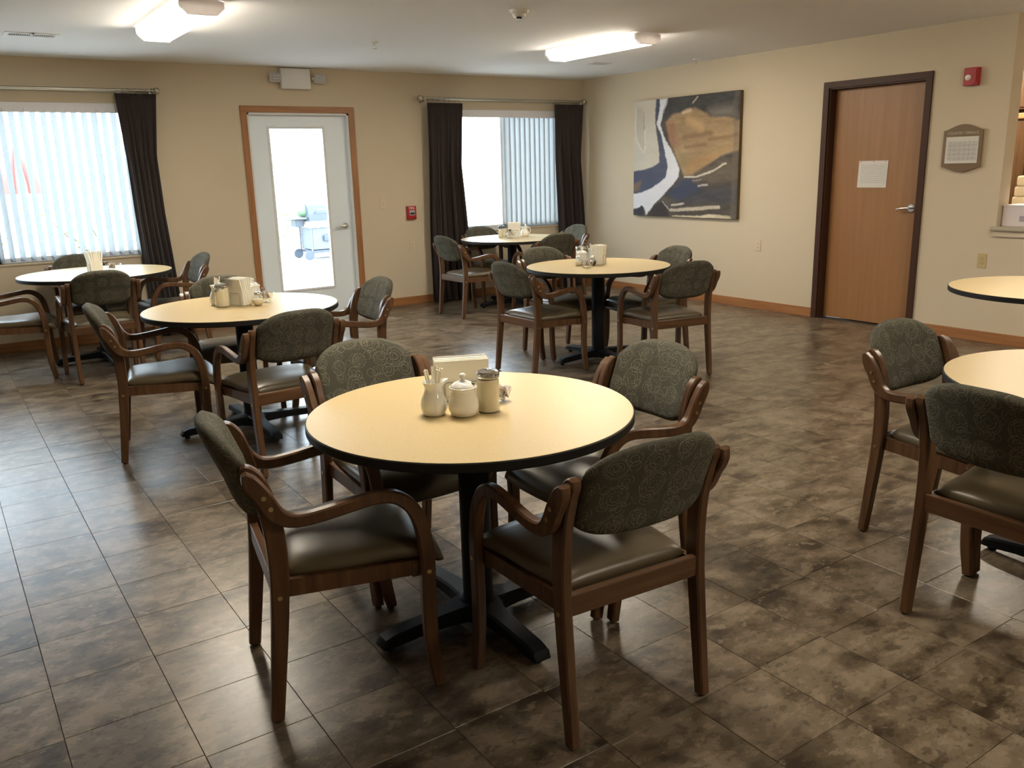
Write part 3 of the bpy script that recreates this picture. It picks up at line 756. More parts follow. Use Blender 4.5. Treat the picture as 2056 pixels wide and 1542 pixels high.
paint([(.255, -.02), (.345, -.02), (.335, .05), (.30, .13), (.265, .21), (.285, .26), (.33, .33), (.385, .42), (.43, .52), (.47, .60), (.472, .65), (.42, .72), (.36, .775), (.30, .83), (.22, .89), (.18, .94), (.145, 1.0), (.12, .93), (.09, .91), (.05, .95), (-.05, .97), (-.05, .82), (.1, .795), (.2, .755), (.27, .71), (.335, .645), (.35, .58), (.34, .5), (.315, .4), (.285, .3), (.225, .205), (.25, .13), (.262, .05)], (216, 218, 228), (232, 232, 238), .005)
paint([(-.05, .965), (.06, .935), (.1, .915), (.14, 1.05), (-.05, 1.05)], (62, 62, 74), (72, 70, 80), .006)
paint([(.16, 1.0), (.2, .93), (.25, .885), (.3, .865), (.35, .91), (.38, 1.02)], (62, 54, 54), (78, 68, 66), .008)
for p_, w_, c_ in (([(.525, .655), (.64, .655), (.75, .62), (.9, .565)], .007, (230, 222, 206)), ([(.65, .735), (.74, .725)], .007, (206, 200, 196)), ([(.40, .895), (.51, .885)], .008, (206, 200, 190)),
                   ([(.39, .94), (.6, .93), (.85, .915)], .013, (206, 196, 178)), ([(.42, 1.0), (.7, .99), (.95, .99)], .014, (220, 208, 184)), ([(.58, .06), (.62, .015)], .005, (216, 208, 200)), ([(.31, .87), (.37, .93)], .004, (200, 192, 186)), ([(.6, .69), (.68, .68)], .004, (176, 168, 158)), ([(.27, .0), (.34, .0), (.3, .12)], .003, (120, 110, 100))): stroke(p_, w_, c_)
stroke([(.97, -.02), (.97, 1.02)], .02, (120, 112, 104), .5)
img = np.clip(img ** 1.12 * .95, 0, 1)
vs = []; fx = XR - .0465
for i in range(NZ_ + 1):
    for j in range(NX_ + 1): vs.append((fx, PY1 - (PY1 - PY0) * j / NX_, PZ1 - (PZ1 - PZ0) * i / NZ_))
fs = [(i * (NX_ + 1) + j, i * (NX_ + 1) + j + 1, (i + 1) * (NX_ + 1) + j + 1, (i + 1) * (NX_ + 1) + j) for i in range(NZ_) for j in range(NX_)]
wl = wloc(t); me = bpy.data.meshes.new('canvas'); me.from_pydata([tuple(Vector(p) - wl) for p in vs], [], fs)
ca = me.color_attributes.new('paint', 'FLOAT_COLOR', 'CORNER'); flat = np.ones((NZ_ * NX_, 4, 4), np.float32); flat[:, :, :3] = img.reshape(-1, 1, 3); ca.data.foreach_set('color', flat.ravel())
mp = mat('acrylic_painting', (.5, .5, .5), .6, spec=.3); nt = NT(mp); at = nt.new('ShaderNodeVertexColor', layer_name='paint'); nt.link(at.outputs[0], nt.b.inputs['Base Color']); me.materials.append(mp)
cv = bpy.data.objects.new('canvas', me); col.objects.link(cv); cv.parent = t

# ------------------------------------------------------------------ tables
TZ = .755
def table(label, x, y, r, rot=0.0, arm=.375):
    t = thing('round_table', label, 'table', (x, y, 0), rot, 'round dining tables')
    MB().lathe([(.001, TZ - .006), (r - .004, TZ - .006), (r - .004, TZ - .0006), (r - .005, TZ), (.001, TZ)], n=96).build('tabletop', M_LAM, t, True, angle=30)
    MB().lathe([(r - .05, TZ - .031), (r - .004, TZ - .031), (r, TZ - .027), (r, TZ - .004), (r - .003, TZ - .0008), (r - .0045, TZ - .0008), (r - .0045, TZ - .006), (r - .05, TZ - .006), (r - .05, TZ - .031)], n=96, cap=False).build('edge_band', M_EDGE, t, True, angle=30)
    m_ = MB(); m_.lathe([(.001, TZ - .030), (r - .045, TZ - .030), (r - .045, TZ - .0062), (.001, TZ - .0062)], n=64); m_.build('underside', mat('dark_backing', (.03, .025, .02), .8) if 'dark_backing' not in bpy.data.materials else bpy.data.materials['dark_backing'], t)
    m_ = MB(); m_.lathe([(.052, .07), (.052, TZ - .05)], n=28); m_.box((-.16, -.16, TZ - .05), (.16, .16, TZ - .0305), .004); m_.build('column', M_BLACK, t, True)
    m_ = MB(); m_.lathe([(.001, .025), (.085, .025), (.085, .07), (.07, .085), (.052, .09), (.001, .09)], n=28)
    rows = [(.0, .052, .088), (.06, .052, .086), (.10, .042, .080), (.14, .036, .076), (.22, .033, .070), (arm - .045, .032, .060), (arm - .012, .031, .050), (arm, .028, .030)]
    for k in range(4):
        a = k * math.pi / 2; ca_, sa = math.cos(a), math.sin(a); rings = []
        for rr, hw, zt in rows:
            zb = .020 if rr > arm - .07 else .028; sec = [(-hw, zb), (hw, zb), (hw, zt - .008), (hw - .007, zt), (-hw + .007, zt), (-hw, zt - .008)]
            rings.append([(rr * ca_ - u * sa, rr * sa + u * ca_, z) for u, z in sec])
        m_.loft(rings)
    bs = m_.build('base', M_BLACK, t, True, angle=35)
    for k in range(4):
        a = k * math.pi / 2; MB().lathe([(.014, 0), (.016, .004), (.016, .012), (.008, .014), (.008, .021)], ((arm - .035) * math.cos(a), (arm - .035) * math.sin(a), 0), 12).build('glide', M_RUBBER, bs, True)
    return t
TABLES = {
    'T1': (1.393, 2.316, .532, 'nearest round table, tan top with sugar bowl and straws on it', .380),
    'T2': (1.522, 5.158, .570, 'round tan table before the glass door, half its top shining', .44),
    'T3': (1.164, 8.000, .602, 'round table under the wide blind window, top shining pale', .40),
    'T4': (4.376, 5.241, .568, 'round tan table in the middle of the room towards the painting', .40),
    'T5': (5.49, 8.085, .580, 'round table before the corner window with the curtains', .44),
    'T6': (3.307, 1.212, .522, 'round tan table at right, partly outside the picture, with two chairs', .36),
    'T7': (5.429, 2.364, .546, 'round tan table by the pass-through without any chair in view', .38),
}
for k, (x, y, r, lab, arm) in TABLES.items(): table(lab, x, y, r, 0.0, arm)

# ------------------------------------------------------------------ chairs
def bar_profile(path, hw, x0, x1, bev=.005, n=6):
    """a bent-wood piece: centre line in the y-z plane, half width hw along it, flat faces at x0 and x1"""
    P = catmull([(p[0], p[1], h) for p, h in zip(path, hw)], n); rings = []
    for i, p in enumerate(P):
        a = P[max(i - 1, 0)]; c = P[min(i + 1, len(P) - 1)]; d_ = np.array([c[0] - a[0], c[1] - a[1]]); d_ /= np.hypot(*d_); nn = np.array([-d_[1], d_[0]]); h = p[2]; e = bev
        sec = [(x0 + e, -h), (x1 - e, -h), (x1, -h + e), (x1, h - e), (x1 - e, h), (x0 + e, h), (x0, h - e), (x0, -h + e)]
        rings.append([(sx, p[0] + nn[0] * q_, p[1] + nn[1] * q_) for sx, q_ in sec])
    return MB().loft(rings)
ARM = [(-.016, .764), (-.006, .744), (.008, .720), (.026, .692), (.042, .660), (.062, .632), (.092, .616), (.135, .612), (.20, .619), (.27, .630), (.335, .637), (.385, .627), (.425, .594), (.450, .545), (.463, .48), (.468, .40), (.465, .27), (.470, .13), (.488, .008)]
ARMW = [.008, .020, .024, .024, .024, .022, .019, .018, .018, .018, .018, .019, .020, .021, .021, .021, .021, .021, .019]
LEG = [(.008, .008), (.025, .16), (.044, .34), (.052, .46), (.050, .56), (.040, .64), (.018, .72), (-.004, .758), (-.014, .774)]
LEGW = [.018, .021, .024, .026, .027, .027, .026, .020, .008]
def post_y(z): return float(np.interp(z, [p[1] for p in LEG[3:]], [p[0] for p in LEG[3:]]))
def back_mid(x, z): return float(np.interp(z, [.58, .68, .79, .87], [.040, .012, -.030, -.062])) - .038 * (1 - (x / .212) ** 2) + .004
def backrest():
    nu, nv = 36, 24; a = .212; vs = [[], []]
    for i in range(nu + 1):
        u = -1 + 2 * i / nu; x = a * u; au = abs(u)
        zb = .588 + .048 * au ** 4.5; zt = .782 + .080 * max(0, 1 - au ** 3.0) ** .8
        for j in range(nv + 1):
            v = -1 + 2 * j / nv; z = zb + (zt - zb) * (j / nv)
            th = .027 * max(0.0, (1 - au ** 7) * (1 - abs(v) ** 7)) ** .42
            yc = back_mid(x, z)
            vs[0].append((x, yc + th, z)); vs[1].append((x, yc - th, z))
    n1 = nv + 1; O = (nu + 1) * n1; fs = []
    for i in range(nu):
        for j in range(nv):
            q_ = i * n1 + j; fs += [(q_, q_ + n1, q_ + n1 + 1, q_ + 1), (O + q_, O + q_ + 1, O + q_ + n1 + 1, O + q_ + n1)]
    b_ = MB(); b_.add(vs[0] + vs[1], fs)
    bm = bmesh.new(); me_ = bpy.data.meshes.new('t'); me_.from_pydata(b_.v, [], b_.f); bm.from_mesh(me_); bmesh.ops.remove_doubles(bm, verts=bm.verts, dist=1e-5)
    b_ = MB().bm(bm); b_.uv = lambda co: (co.x, co.z - .9 * (co.y - back_mid(co.x, co.z))) if co.y > back_mid(co.x, co.z) else (co.x + .9, co.z + .9 * (co.y - back_mid(co.x, co.z))); return b_
def seat():
    nu, nv = 30, 32; vs = [[], []]
    for i in range(nu + 1):
        u = -1 + 2 * i / nu; au = abs(u)
        for j in range(nv + 1):
            s_ = j / nv; v = -1 + 2 * s_
            hw = .206 + .046 * min(1, s_ / .75) - (.03 * max(0, (s_ - .88) / .12) ** 2)
            x = hw * u; y = .068 + .465 * s_ + .024 * (1 - u * u) * max(0, s_ - .5) * 2
            drop = -.050 * max(0, (s_ - .76) / .24) ** 2
            th = .034 * max(0.0, (1 - au ** 6) * (1 - abs(v) ** 8)) ** .40
            dome = .012 * (1 - au ** 2) * (1 - v * v) + .010 * math.sin(math.pi * min(1, max(0, (s_ - .35) / .5))) * au ** 2 - .006 * math.exp(-((s_ - .45) / .15) ** 2)
            zc = .436 + drop + dome * .6
            vs[0].append((x, y, zc + th)); vs[1].append((x, y, zc - th * 1.0))
    n1 = nv + 1; O = (nu + 1) * n1; fs = []
    for i in range(nu):
        for j in range(nv):
            q_ = i * n1 + j; fs += [(q_, q_ + n1, q_ + n1 + 1, q_ + 1), (O + q_, O + q_ + 1, O + q_ + n1 + 1, O + q_ + n1)]
    b_ = MB(); b_.add(vs[0] + vs[1], fs)
    bm = bmesh.new(); me_ = bpy.data.meshes.new('t'); me_.from_pydata(b_.v, [], b_.f); bm.from_mesh(me_); bmesh.ops.remove_doubles(bm, verts=bm.verts, dist=1e-5)
    return MB().bm(bm)
def make_chair():
    t = thing('armchair', '', 'chair', (0, 0, 0), 0, 'armchairs around the dining tables')
    seat().build('seat', M_VINYL, t, True, angle=180)
    backrest().build('backrest', M_FABRIC, t, True, angle=180)
    MB().box((-.214, .030, .376), (.214, .054, .437), .003).build('rear_rail', M_CHWX, t)
    MB().box((-.248, .425, .362), (.248, .447, .405), .003).build('front_rail', M_CHWX, t)
    for s_ in (-1, 1):
        m_ = MB(); xa, xb = (.206, .226), (.224, .246)
        rings = [[(s_ * xa[0], .05, .376), (s_ * xa[1], .05, .376), (s_ * xa[1], .05, .428), (s_ * xa[0], .05, .428)], [(s_ * xb[0], .465, .366), (s_ * xb[1], .465, .366), (s_ * xb[1], .465, .412), (s_ * xb[0], .465, .412)]]
        m_.loft(rings).build('side_rail', M_CHW, t)
        lg = bar_profile(LEG, LEGW, *sorted((s_ * .2125, s_ * .2445))).build('rear_leg', M_CHW, t, True, angle=35)
        MB().lathe([(.010, 0), (.012, .003), (.010, .010)], (s_ * .2285, .008, 0), 10).build('glide', M_RUBBER, lg)
        ar = bar_profile(ARM, ARMW, *sorted((s_ * .2465, s_ * .2785))).build('arm', M_CHW, t, True, angle=35)
        MB().lathe([(.010, 0), (.012, .003), (.010, .010)], (s_ * .2625, .487, 0), 10).build('glide', M_RUBBER, ar)
        for o_, x_, pts in ((ar, .2785, ((.026, .694), (.041, .661), (.467, .386))), (lg, .2445, ((.046, .385),))):
            for y_, z_ in pts:
                m_ = MB(); a_, b2 = s_ * (x_ - .001), s_ * (x_ + .0022); m_.cyl((a_, y_, z_), (b2, y_, z_), .0068, 10); m_.cyl((b2 - s_ * .0005, y_, z_), (b2 + s_ * .0012, y_, z_), .003, 8); m_.build('screw', M_BRASS, o_)
    return t
CHAIRS = {
    'A': (0.651, 2.393, 259.9),
    'B': (1.385, 3.095, 182.2),
    'C': (2.200, 2.325, 90.0),
    'D': (1.452, 1.550, 355.9),
    'E': (0.759, 5.121, 258.0),
    'F': (1.490, 4.188, 4.1),
    'G': (2.323, 5.032, 88.1),
    'H': (1.617, 5.882, 169.5),
    'I': (0.255, 7.840, 261.6),
    'J': (1.051, 7.095, 0.6),
    'K': (1.130, 8.713, 186.0),
    'L': (1.976, 7.933, 92.0),
    'M': (3.534, 5.212, 272.4),
    'N': (4.335, 5.895, 178.3),
    'O': (4.411, 4.314, 349.3),
    'P': (5.070, 5.125, 83.4),
    'Q': (4.520, 7.844, 272.0),
    'R': (5.500, 8.735, 177.2),
    'S': (5.451, 7.194, 356.1),
    'U': (6.304, 7.989, 87.3),
    'V': (3.299, 1.949, 177.5),
    'W': (2.566, 1.228, 268.5),
}
CH_LABEL = {
    'A': 'armchair on the left side of the nearest table, turned right, seen from its side',
    'B': 'armchair behind the nearest table, facing the viewer, behind the napkins',
    'C': 'armchair at the right far side of the nearest table, patterned front of its back showing',
    'D': 'armchair in front of the nearest table at right, seen from behind, shining vinyl seat',
    'E': 'armchair left of the table before the glass door, with pale shining seat, turned right',
    'F': 'armchair in front of the table before the glass door, seen from behind',
    'G': 'armchair right of the table before the glass door, just under the door handle side',
    'H': 'armchair behind the table before the glass door, only its back top showing',
    'I': 'armchair cut by the left picture edge at the window table',
    'J': 'armchair seen from behind at the table under the wide blind window',
    'K': 'armchair between the table and the wide blind window, behind the metal napkin holder',
    'L': 'armchair right of the table under the wide blind window, before the brown curtain',
    'M': 'armchair on the left of the middle table, seen from behind, its whole right arm showing',
    'N': 'armchair behind the middle table at left, top of its patterned back showing',
    'O': 'armchair in front right of the middle table, seen from behind, towards the wood door',
    'P': 'armchair behind the middle table at right, below the painting',
    'Q': 'armchair left of the corner window table, before the long brown curtain',
    'R': 'armchair between the corner window and its table, below the window sill',
    'S': 'armchair seen from behind in front of the corner window table, dark back',
    'U': 'armchair in the room corner right of the corner window table, with bluish lit back',
    'V': 'armchair at the far side of the cut off right table, its back turned sideways',
    'W': 'armchair cut by the right picture edge, seen from behind at the near right table',
}
proto = make_chair()
for i, (k, (x, y, a)) in enumerate(CHAIRS.items()):
    o = proto if i == 0 else copy_tree(proto)
    o.location = (x, y, 0); o.rotation_euler[2] = R(a); o['label'] = CH_LABEL[k]

# ------------------------------------------------------------------ things on the tables
def creamer(label, x, y, h=.110, w=.043, handle=False, straws=7, seed=0, mlab='vase'):
    rr = random.Random(seed); s_ = h / .11
    t = thing('creamer_pitcher', label, 'pitcher', (x, y, TZ), rr.uniform(-.3, .3) if not handle else R(-35), 'cream pitchers holding straws')
    pr = [(.020, 0), (.031, .001), (.036, .006), (.042, .020), (.043, .034), (.040, .050), (.033, .068), (.028, .080), (.027, .090), (.030, .100), (.0345, .110), (.0325, .110), (.027, .100), (.0245, .090), (.0255, .080), (.030, .068), (.036, .050), (.039, .034), (.038, .020), (.03, .008), (.001, .006)]
    b_ = MB().lathe([(r * w / .043, z * s_) for r, z in pr], n=32)
    # pull out a pouring lip
    b_.v = [(px_ + (.016 * max(0, (z - .09 * s_) / (.02 * s_)) * math.exp(-(math.atan2(py_, px_) / .45) ** 2)), py_, z + (.006 * max(0, (z - .095 * s_) / (.015 * s_)) * math.exp(-(math.atan2(py_, px_) / .6) ** 2))) for px_, py_, z in b_.v]
    b_.build('body', M_CERAM, t, True, angle=60)
    if handle:
        MB().tube([(-.030 * w / .043, 0, .095 * s_), (-.055, 0, .098 * s_), (-.068, 0, .078 * s_), (-.062, 0, .050 * s_), (-.041 * w / .043, 0, .030 * s_)], .0045, 8).build('handle', M_CERAM, t, True)
    for k in range(straws):
        a = rr.uniform(0, 6.28); r0, r1 = rr.uniform(0, .012), rr.uniform(.014, .036); hh = rr.uniform(.132, .158) * s_
        top = (r1 * math.cos(a), r1 * math.sin(a), hh); bot = (-r0 * math.cos(a), -r0 * math.sin(a), .012)
        o_ = MB().cyl(bot, top, .0035, 8).build('straw', M_STRAW, t)
    return t
def sugar_bowl(label, x, y, h=.138, rz=0.0):
    s_ = h / .138; t = thing('sugar_bowl', label, 'sugar bowl', (x, y, TZ), rz, 'lidded ceramic sugar bowls')
    pr = [(.018, 0), (.034, .001), (.041, .006), (.048, .022), (.049, .036), (.046, .054), (.041, .070), (.0395, .082), (.041, .090), (.0445, .094), (.0425, .095), (.038, .088), (.001, .086)]
    MB().lathe([(r, z * s_) for r, z in pr], n=36).build('body', M_CERAM, t, True, angle=60)
    pl = [(.001, .090), (.041, .0915), (.042, .094), (.038, .100), (.028, .108), (.014, .113), (.007, .115), (.006, .120), (.0095, .124), (.0115, .130), (.010, .135), (.005, .138), (.001, .1385)]
    l_ = MB().lathe([(r, z * s_) for r, z in pl], n=32).build('lid', M_CERAM, t, True, angle=60)
    MB().lathe([(.001, -.004), (.0055, -.004), (.0055, .0035), (.001, .0035)], (.030, -.016, .1055 * s_), 12).build('spoon_notch', mat('notch_shadow', (.22, .22, .16), .8) if 'notch_shadow' not in bpy.data.materials else bpy.data.materials['notch_shadow'], l_)
    return t
def pourer(label, x, y, h=.140, fill=.86, slope=0.0, r=.0365):
    t = thing('sugar_pourer', label, 'sugar pourer', (x, y, TZ), 0, 'glass sugar pourers with metal lids')
    n = 48; rings = []
    for z, rr in ((0, .93), (.003, 1.0), (.092, 1.0), (.104, .97), (.113, .90)):
        rings.append([((r * rr * (1 + (.034 if 0 < z < .1 else 0) * math.cos(16 * 2 * math.pi * j / n))) * math.cos(2 * math.pi * j / n), (r * rr * (1 + (.034 if 0 < z < .1 else 0) * math.cos(16 * 2 * math.pi * j / n))) * math.sin(2 * math.pi * j / n), z * h / .14) for j in range(n)])
    MB().loft(rings).build('jar', M_JAR, t, True, angle=60)
    ri = r * .945; zt = .112 * h / .14 * fill
    MB().loft([[(ri * math.cos(2 * math.pi * j / n), ri * math.sin(2 * math.pi * j / n), .004) for j in range(n)], [(ri * math.cos(2 * math.pi * j / n), ri * math.sin(2 * math.pi * j / n), zt + slope * math.cos(2 * math.pi * j / n + .6)) for j in range(n)]]).build('sugar', M_SUGAR, t, True, angle=40)
    k = h / .14
    l_ = MB().lathe([(.001, .112 * k), (r * .96, .112 * k), (r * 1.04, .115 * k), (r * 1.04, .120 * k), (r * 1.0, .1215 * k), (r * 1.04, .123 * k), (r * 1.03, .128 * k), (r * .90, .134 * k), (r * .5, .138 * k), (.001, .139 * k)], n=36).build('lid', M_CHROME, t, True, angle=25)
    MB().box((-.007, -.011, .1375 * k), (.007, .011, .1415 * k), .0015).build('flap', M_CHROME, l_)
    return t
def packet_bowl(label, x, y, r=.046, h=.045, seed=0, dark=False):
    rr = random.Random(seed); t = thing('packet_bowl', label, 'bowl', (x, y, TZ), 0, 'glass bowls with sweetener packets')
    n = 32; pr = [(.45, 0), (.52, .03), (.80, .35), (1.0, .95), (1.02, 1.0), (.97, 1.0), (.76, .38), (.48, .10), (.01, .08)]
    MB().loft([[(r * a * (1 + (.03 if b_ > .9 else 0) * math.cos(8 * 2 * math.pi * j / n)) * math.cos(2 * math.pi * j / n), r * a * (1 + (.03 if b_ > .9 else 0) * math.cos(8 * 2 * math.pi * j / n)) * math.sin(2 * math.pi * j / n), h * b_) for j in range(n)] for a, b_ in pr]).build('dish', M_JAR, t, True, angle=50)
    cols = [(.60, .55, .52), (.52, .46, .46), (.62, .52, .44), (.58, .57, .60)]
    for k in range(7):
        c = cols[k % 4]; nm = 'packet_paper_%d' % (k % 4); mm = bpy.data.materials.get(nm) or mat(nm, c, .5)
        b_ = MB().box((-.014, -.0012, -.023), (.014, .0012, .023)); mr = Matrix.Translation((rr.uniform(-.4, .4) * r, rr.uniform(-.4, .4) * r, h * .78)) @ Matrix.Rotation(rr.uniform(0, 3.1), 4, 'Z') @ Matrix.Rotation(rr.uniform(-.9, .9), 4, 'X') @ Matrix.Rotation(rr.uniform(-.5, .5), 4, 'Y')
        b_.v = [tuple(mr @ Vector(p)) for p in b_.v]; b_.build('sweetener_packet', mm, t)
    if dark:
        b_ = MB().box((-.016, -.0015, -.010), (.016, .0015, .010)); mr = Matrix.Translation((-.012, -.01, h + .018)) @ Matrix.Rotation(.2, 4, 'X')
        b_.v = [tuple(mr @ Vector(p)) for p in b_.v]; b_.build('sweetener_packet', mat('dark_green_packet', (.035, .05, .015), .5), t)
    return t
def napkins(label, x, y, rz, L=.165, h=.145, w=.055, flare=.03, n=8, metal=False, flap=.0):
    """upright stack of folded napkins; L along local x, leaves packed along local y"""
    t = thing('napkin_holder', label, 'napkin holder', (x, y, TZ), rz, 'napkin holders with paper napkins')
    rr = random.Random(int(x * 100))
    mf = M_CHROME if metal else M_GREYMET
    MB().box((-L * .36, -w / 2 - .004, 0), (L * .36, w / 2 + .004, .003)).build('holder_base', mf, t)
    for s_ in (-1, 1):
        yy = s_ * (w / 2 + .003); MB().tube([(-L * .33, yy, .002), (-L * .33, yy, h * .40), (-L * .28, yy, h * .46), (L * .28, yy, h * .46), (L * .33, yy, h * .40), (L * .33, yy, .002)], .0022, 6).build('side_wire', mf, t, True)
    for k in range(n):
        u = (k + .5) / n - .5; yb = u * (w - .002); th = w / n * .46; hh = h * (1 - .05 * abs(u) + rr.uniform(-.015, .015)); fl = flare * (2 * u) ** 3 if abs(u) > .2 else 0; rings = []
        for f in np.linspace(0, 1, 7):
            yy = yb + fl * max(0, f - .55) / .45; zz = .0035 + (hh - .0035) * f; e = L / 2 * (1 - .02 * f) + rr.uniform(-.0015, .0015); tt = th * (1 if f < .97 else .6)
            rings.append([(-e, yy - tt, zz), (e, yy - tt, zz), (e, yy + tt, zz), (-e, yy + tt, zz)])
        MB().loft(rings).build('napkin', M_PAPER, t, True, angle=30)
    return t
def shaker(label, x, y, h=.084, r=.036, group='salt and pepper shakers', tall=False, fillc=None):
    t = thing('shaker', label, 'shaker', (x, y, TZ), 0, group)
    if tall: pr = [(.85, 0), (.95, .02), (.95, .72), (.82, .78)]
    else: pr = [(.45, 0), (.52, .02), (.88, .2), (1.0, .42), (.88, .62), (.55, .74), (.50, .78)]
    MB().lathe([(r * a, h * b_) for a, b_ in pr], n=24).build('glass_body', M_JAR, t, True, angle=60)
    top = .66 if tall else .46
    fm = fillc or M_SUGAR
    pin = [(r * a * .93, max(.003, h * b_)) for a, b_ in pr if b_ < top]
    MB().lathe([(.001, .003)] + pin + [(pin[-1][0] * .98, h * top), (.001, h * top)], n=24).build('filling', fm, t, True, angle=60)
    a0 = .84 if tall else .56
    MB().lathe([(r * a0, h * .76), (r * a0 * 1.03, h * .80), (r * a0, h * .90), (r * a0 * .7, h * .98), (.001, h)], n=20, cap=False).build('cap', M_CHROME if not tall else mat('dark_steel_cap', (.10, .11, .12), .3, .8), t, True, angle=50)
    return t
# nearest table
creamer('cream pitcher stuffed with white straws on the nearest table', 1.268, 2.338, seed=3, straws=13).rotation_euler[2] = R(-20)
sugar_bowl('white lidded sugar bowl in front on the nearest table', 1.340, 2.272, .138, R(-20))
pourer('full sugar pourer with chrome lid on the nearest table', 1.428, 2.262, fill=.97)
packet_bowl('packet bowl half hidden behind the sugar pourer of the nearest table', 1.520, 2.345, .045, .044, 5)
napkins('wide white napkin stack behind the pitchers on the nearest table', 1.440, 2.452, R(-24), L=.185, h=.145, w=.062, flare=.012)
# table before the glass door
pourer('sugar pourer with slanting sugar on the table before the glass door', 1.428, 5.222, .142, .88, .016, .043)
creamer('cream pitcher with straws behind the slanted sugar pourer', 1.425, 5.318, .120, .046, seed=5, straws=8)
napkins('napkin holder seen edge-on on the table before the glass door', 1.530, 5.210, R(112), L=.135, h=.165, w=.066, flare=.026, n=7)
sugar_bowl('white lidded sugar bowl behind the small round shaker', 1.640, 5.290, .145)
shaker('small round glass shaker on the table before the glass door', 1.602, 5.098, .086, .037)
packet_bowl('packet bowl on the table before the glass door', 1.690, 5.205, .050, .060, 8)
# table under the wide window
napkins('metal napkin holder on the table under the wide blind window', 1.165, 8.035, R(96), L=.13, h=.178, w=.095, flare=.028, n=7, metal=True)
packet_bowl('packet bowl beside the metal napkin holder', 1.305, 7.990, .062, .060, 11)
# middle table
napkins('napkin holder with one raised leaf on the middle table', 4.425, 5.290, R(35), L=.110, h=.155, w=.090, flare=.014, n=8)
pourer('sugar pourer at the back of the cluster on the middle table', 4.375, 5.455, .142, .9, .0, .042)
sugar_bowl('white lidded sugar bowl in the cluster on the middle table', 4.322, 5.375, .138)
creamer('cream pitcher with one long straw on the middle table', 4.455, 5.42, .115, seed=9, straws=3)
shaker('clear glass shaker at the left of the middle table cluster', 4.248, 5.330, .080, .032)
shaker('dark peppered glass shaker in the middle table cluster', 4.325, 5.245, .080, .030, fillc=mat('ground_pepper', (.09, .065, .04), .9))
packet_bowl('packet bowl in front on the middle table', 4.205, 5.175, .056, .052, 13)
# corner window table
shaker('tall glass salt shaker on the corner window table', 5.438, 8.232, .135, .030, tall=True)
shaker('tall glass pepper shaker beside the salt on the corner window table', 5.512, 8.262, .135, .026, tall=True)
napkins('napkin holder on the corner window table', 5.575, 8.155, R(-38), L=.140, h=.170, w=.075, flare=.03, n=8)
packet_bowl('packet bowl with one dark green packet on the corner window table', 5.430, 8.025, .070, .075, 17, True)
creamer('cream pitcher with handle on the corner window table', 5.715, 8.150, .110, .050, True, 3, 19).rotation_euler[2] = R(146)

# ------------------------------------------------------------------ pass-through clutter
t = thing('paper_box', 'white printed box on the pass-through ledge', 'box', (XR + .15, 3.43, .957), R(-4))
MB().box((-.11, -.16, 0), (.11, .16, .165), .004).build('carton', mat('white_carton', (.66, .60, .60), .6), t)
MB().box((-.1105, -.10, .04), (-.1098, .02, .085)).build('printed_label', mat('lilac_print', (.36, .30, .36), .6), t)
MB().box((-.113, -.16, .158), (.113, .163, .170), .003).build('lid', mat('white_carton_lid', (.70, .64, .63), .6), t)
t = thing('towel_stack', 'folded white towels stacked behind the ledge', 'towels', (XR + .62, 3.60, .92))
for k in range(5): MB().box((-.15, -.17 + .006 * k, .085 * k), (.15, .17 - .012 * k, .085 * k + .084), .016).build('towel', mat('white_towel', (.66, .60, .47), .95) if 'white_towel' not in bpy.data.materials else bpy.data.materials['white_towel'], t, True, angle=60)
t = thing('kitchen_counter', 'kitchen counter behind the pass-through wall', 'counter', (7.75, 2.6, 0), world_parts=True)
MB().box((7.45, .8, .10), (8.2, 4.0, .88)).build('cabinet_body', M_MAPLE, t); MB().box((7.42, .8, .88), (8.24, 4.02, .92), .005).build('worktop', bpy.data.materials['speckled_solid_surface'], t); MB().box((7.5, .8, 0), (8.15, 4.0, .10)).build('plinth', M_DARKSLOT, t)
t = thing('kitchen_cabinet', 'tall dark wood kitchen cabinet beyond the pass-through', 'cabinet', (8.75, 4.2, 0), world_parts=True)
wk = wood('dark_maple_cabinet', (.045, .022, .008), (.075, .037, .013), (.11, .055, .02), 2, .4)
MB().box((8.62, 3.3, 0), (9.25, 4.95, 1.84)).build('body', wk, t); MB().box((8.60, 3.32, .12), (8.62, 4.10, 1.82), .004).build('cabinet_door', wk, t); MB().box((8.60, 4.12, .12), (8.62, 4.93, 1.82), .004).build('cabinet_door', wk, t)
MB().box((8.58, 3.28, 1.84), (9.27, 4.97, 1.89), .006).build('cornice', M_MAPLE, t)
t = thing('added_dark_cabinet', 'added dark cabinet filling the dark void high in the kitchen', 'cabinet', (9.1, 4.1, 2.0), world_parts=True)  # added to darken the bright wall above the tall cabinet, where a dark void belongs
MB().box((8.92, 3.2, 1.94), (9.395, 4.98, 2.565)).build('body', wk, t)
for y0_, y1_ in ((3.22, 4.08), (4.11, 4.96)): MB().box((8.90, y0_, 1.96), (8.92, y1_, 2.545), .004).build('cabinet_door', wk, t)
t = thing('glass_jar', 'clear glass jar on top of the kitchen cabinet', 'jar', (8.75, 4.17, 1.89))
MB().lathe([(.05, 0), (.07, .01), (.07, .13), (.045, .16), (.045, .18)], n=20).build('body', M_JAR, t, True); MB().lathe([(.05, .175), (.05, .2), (.001, .2)], n=20).build('lid', M_CHROME, t, True)

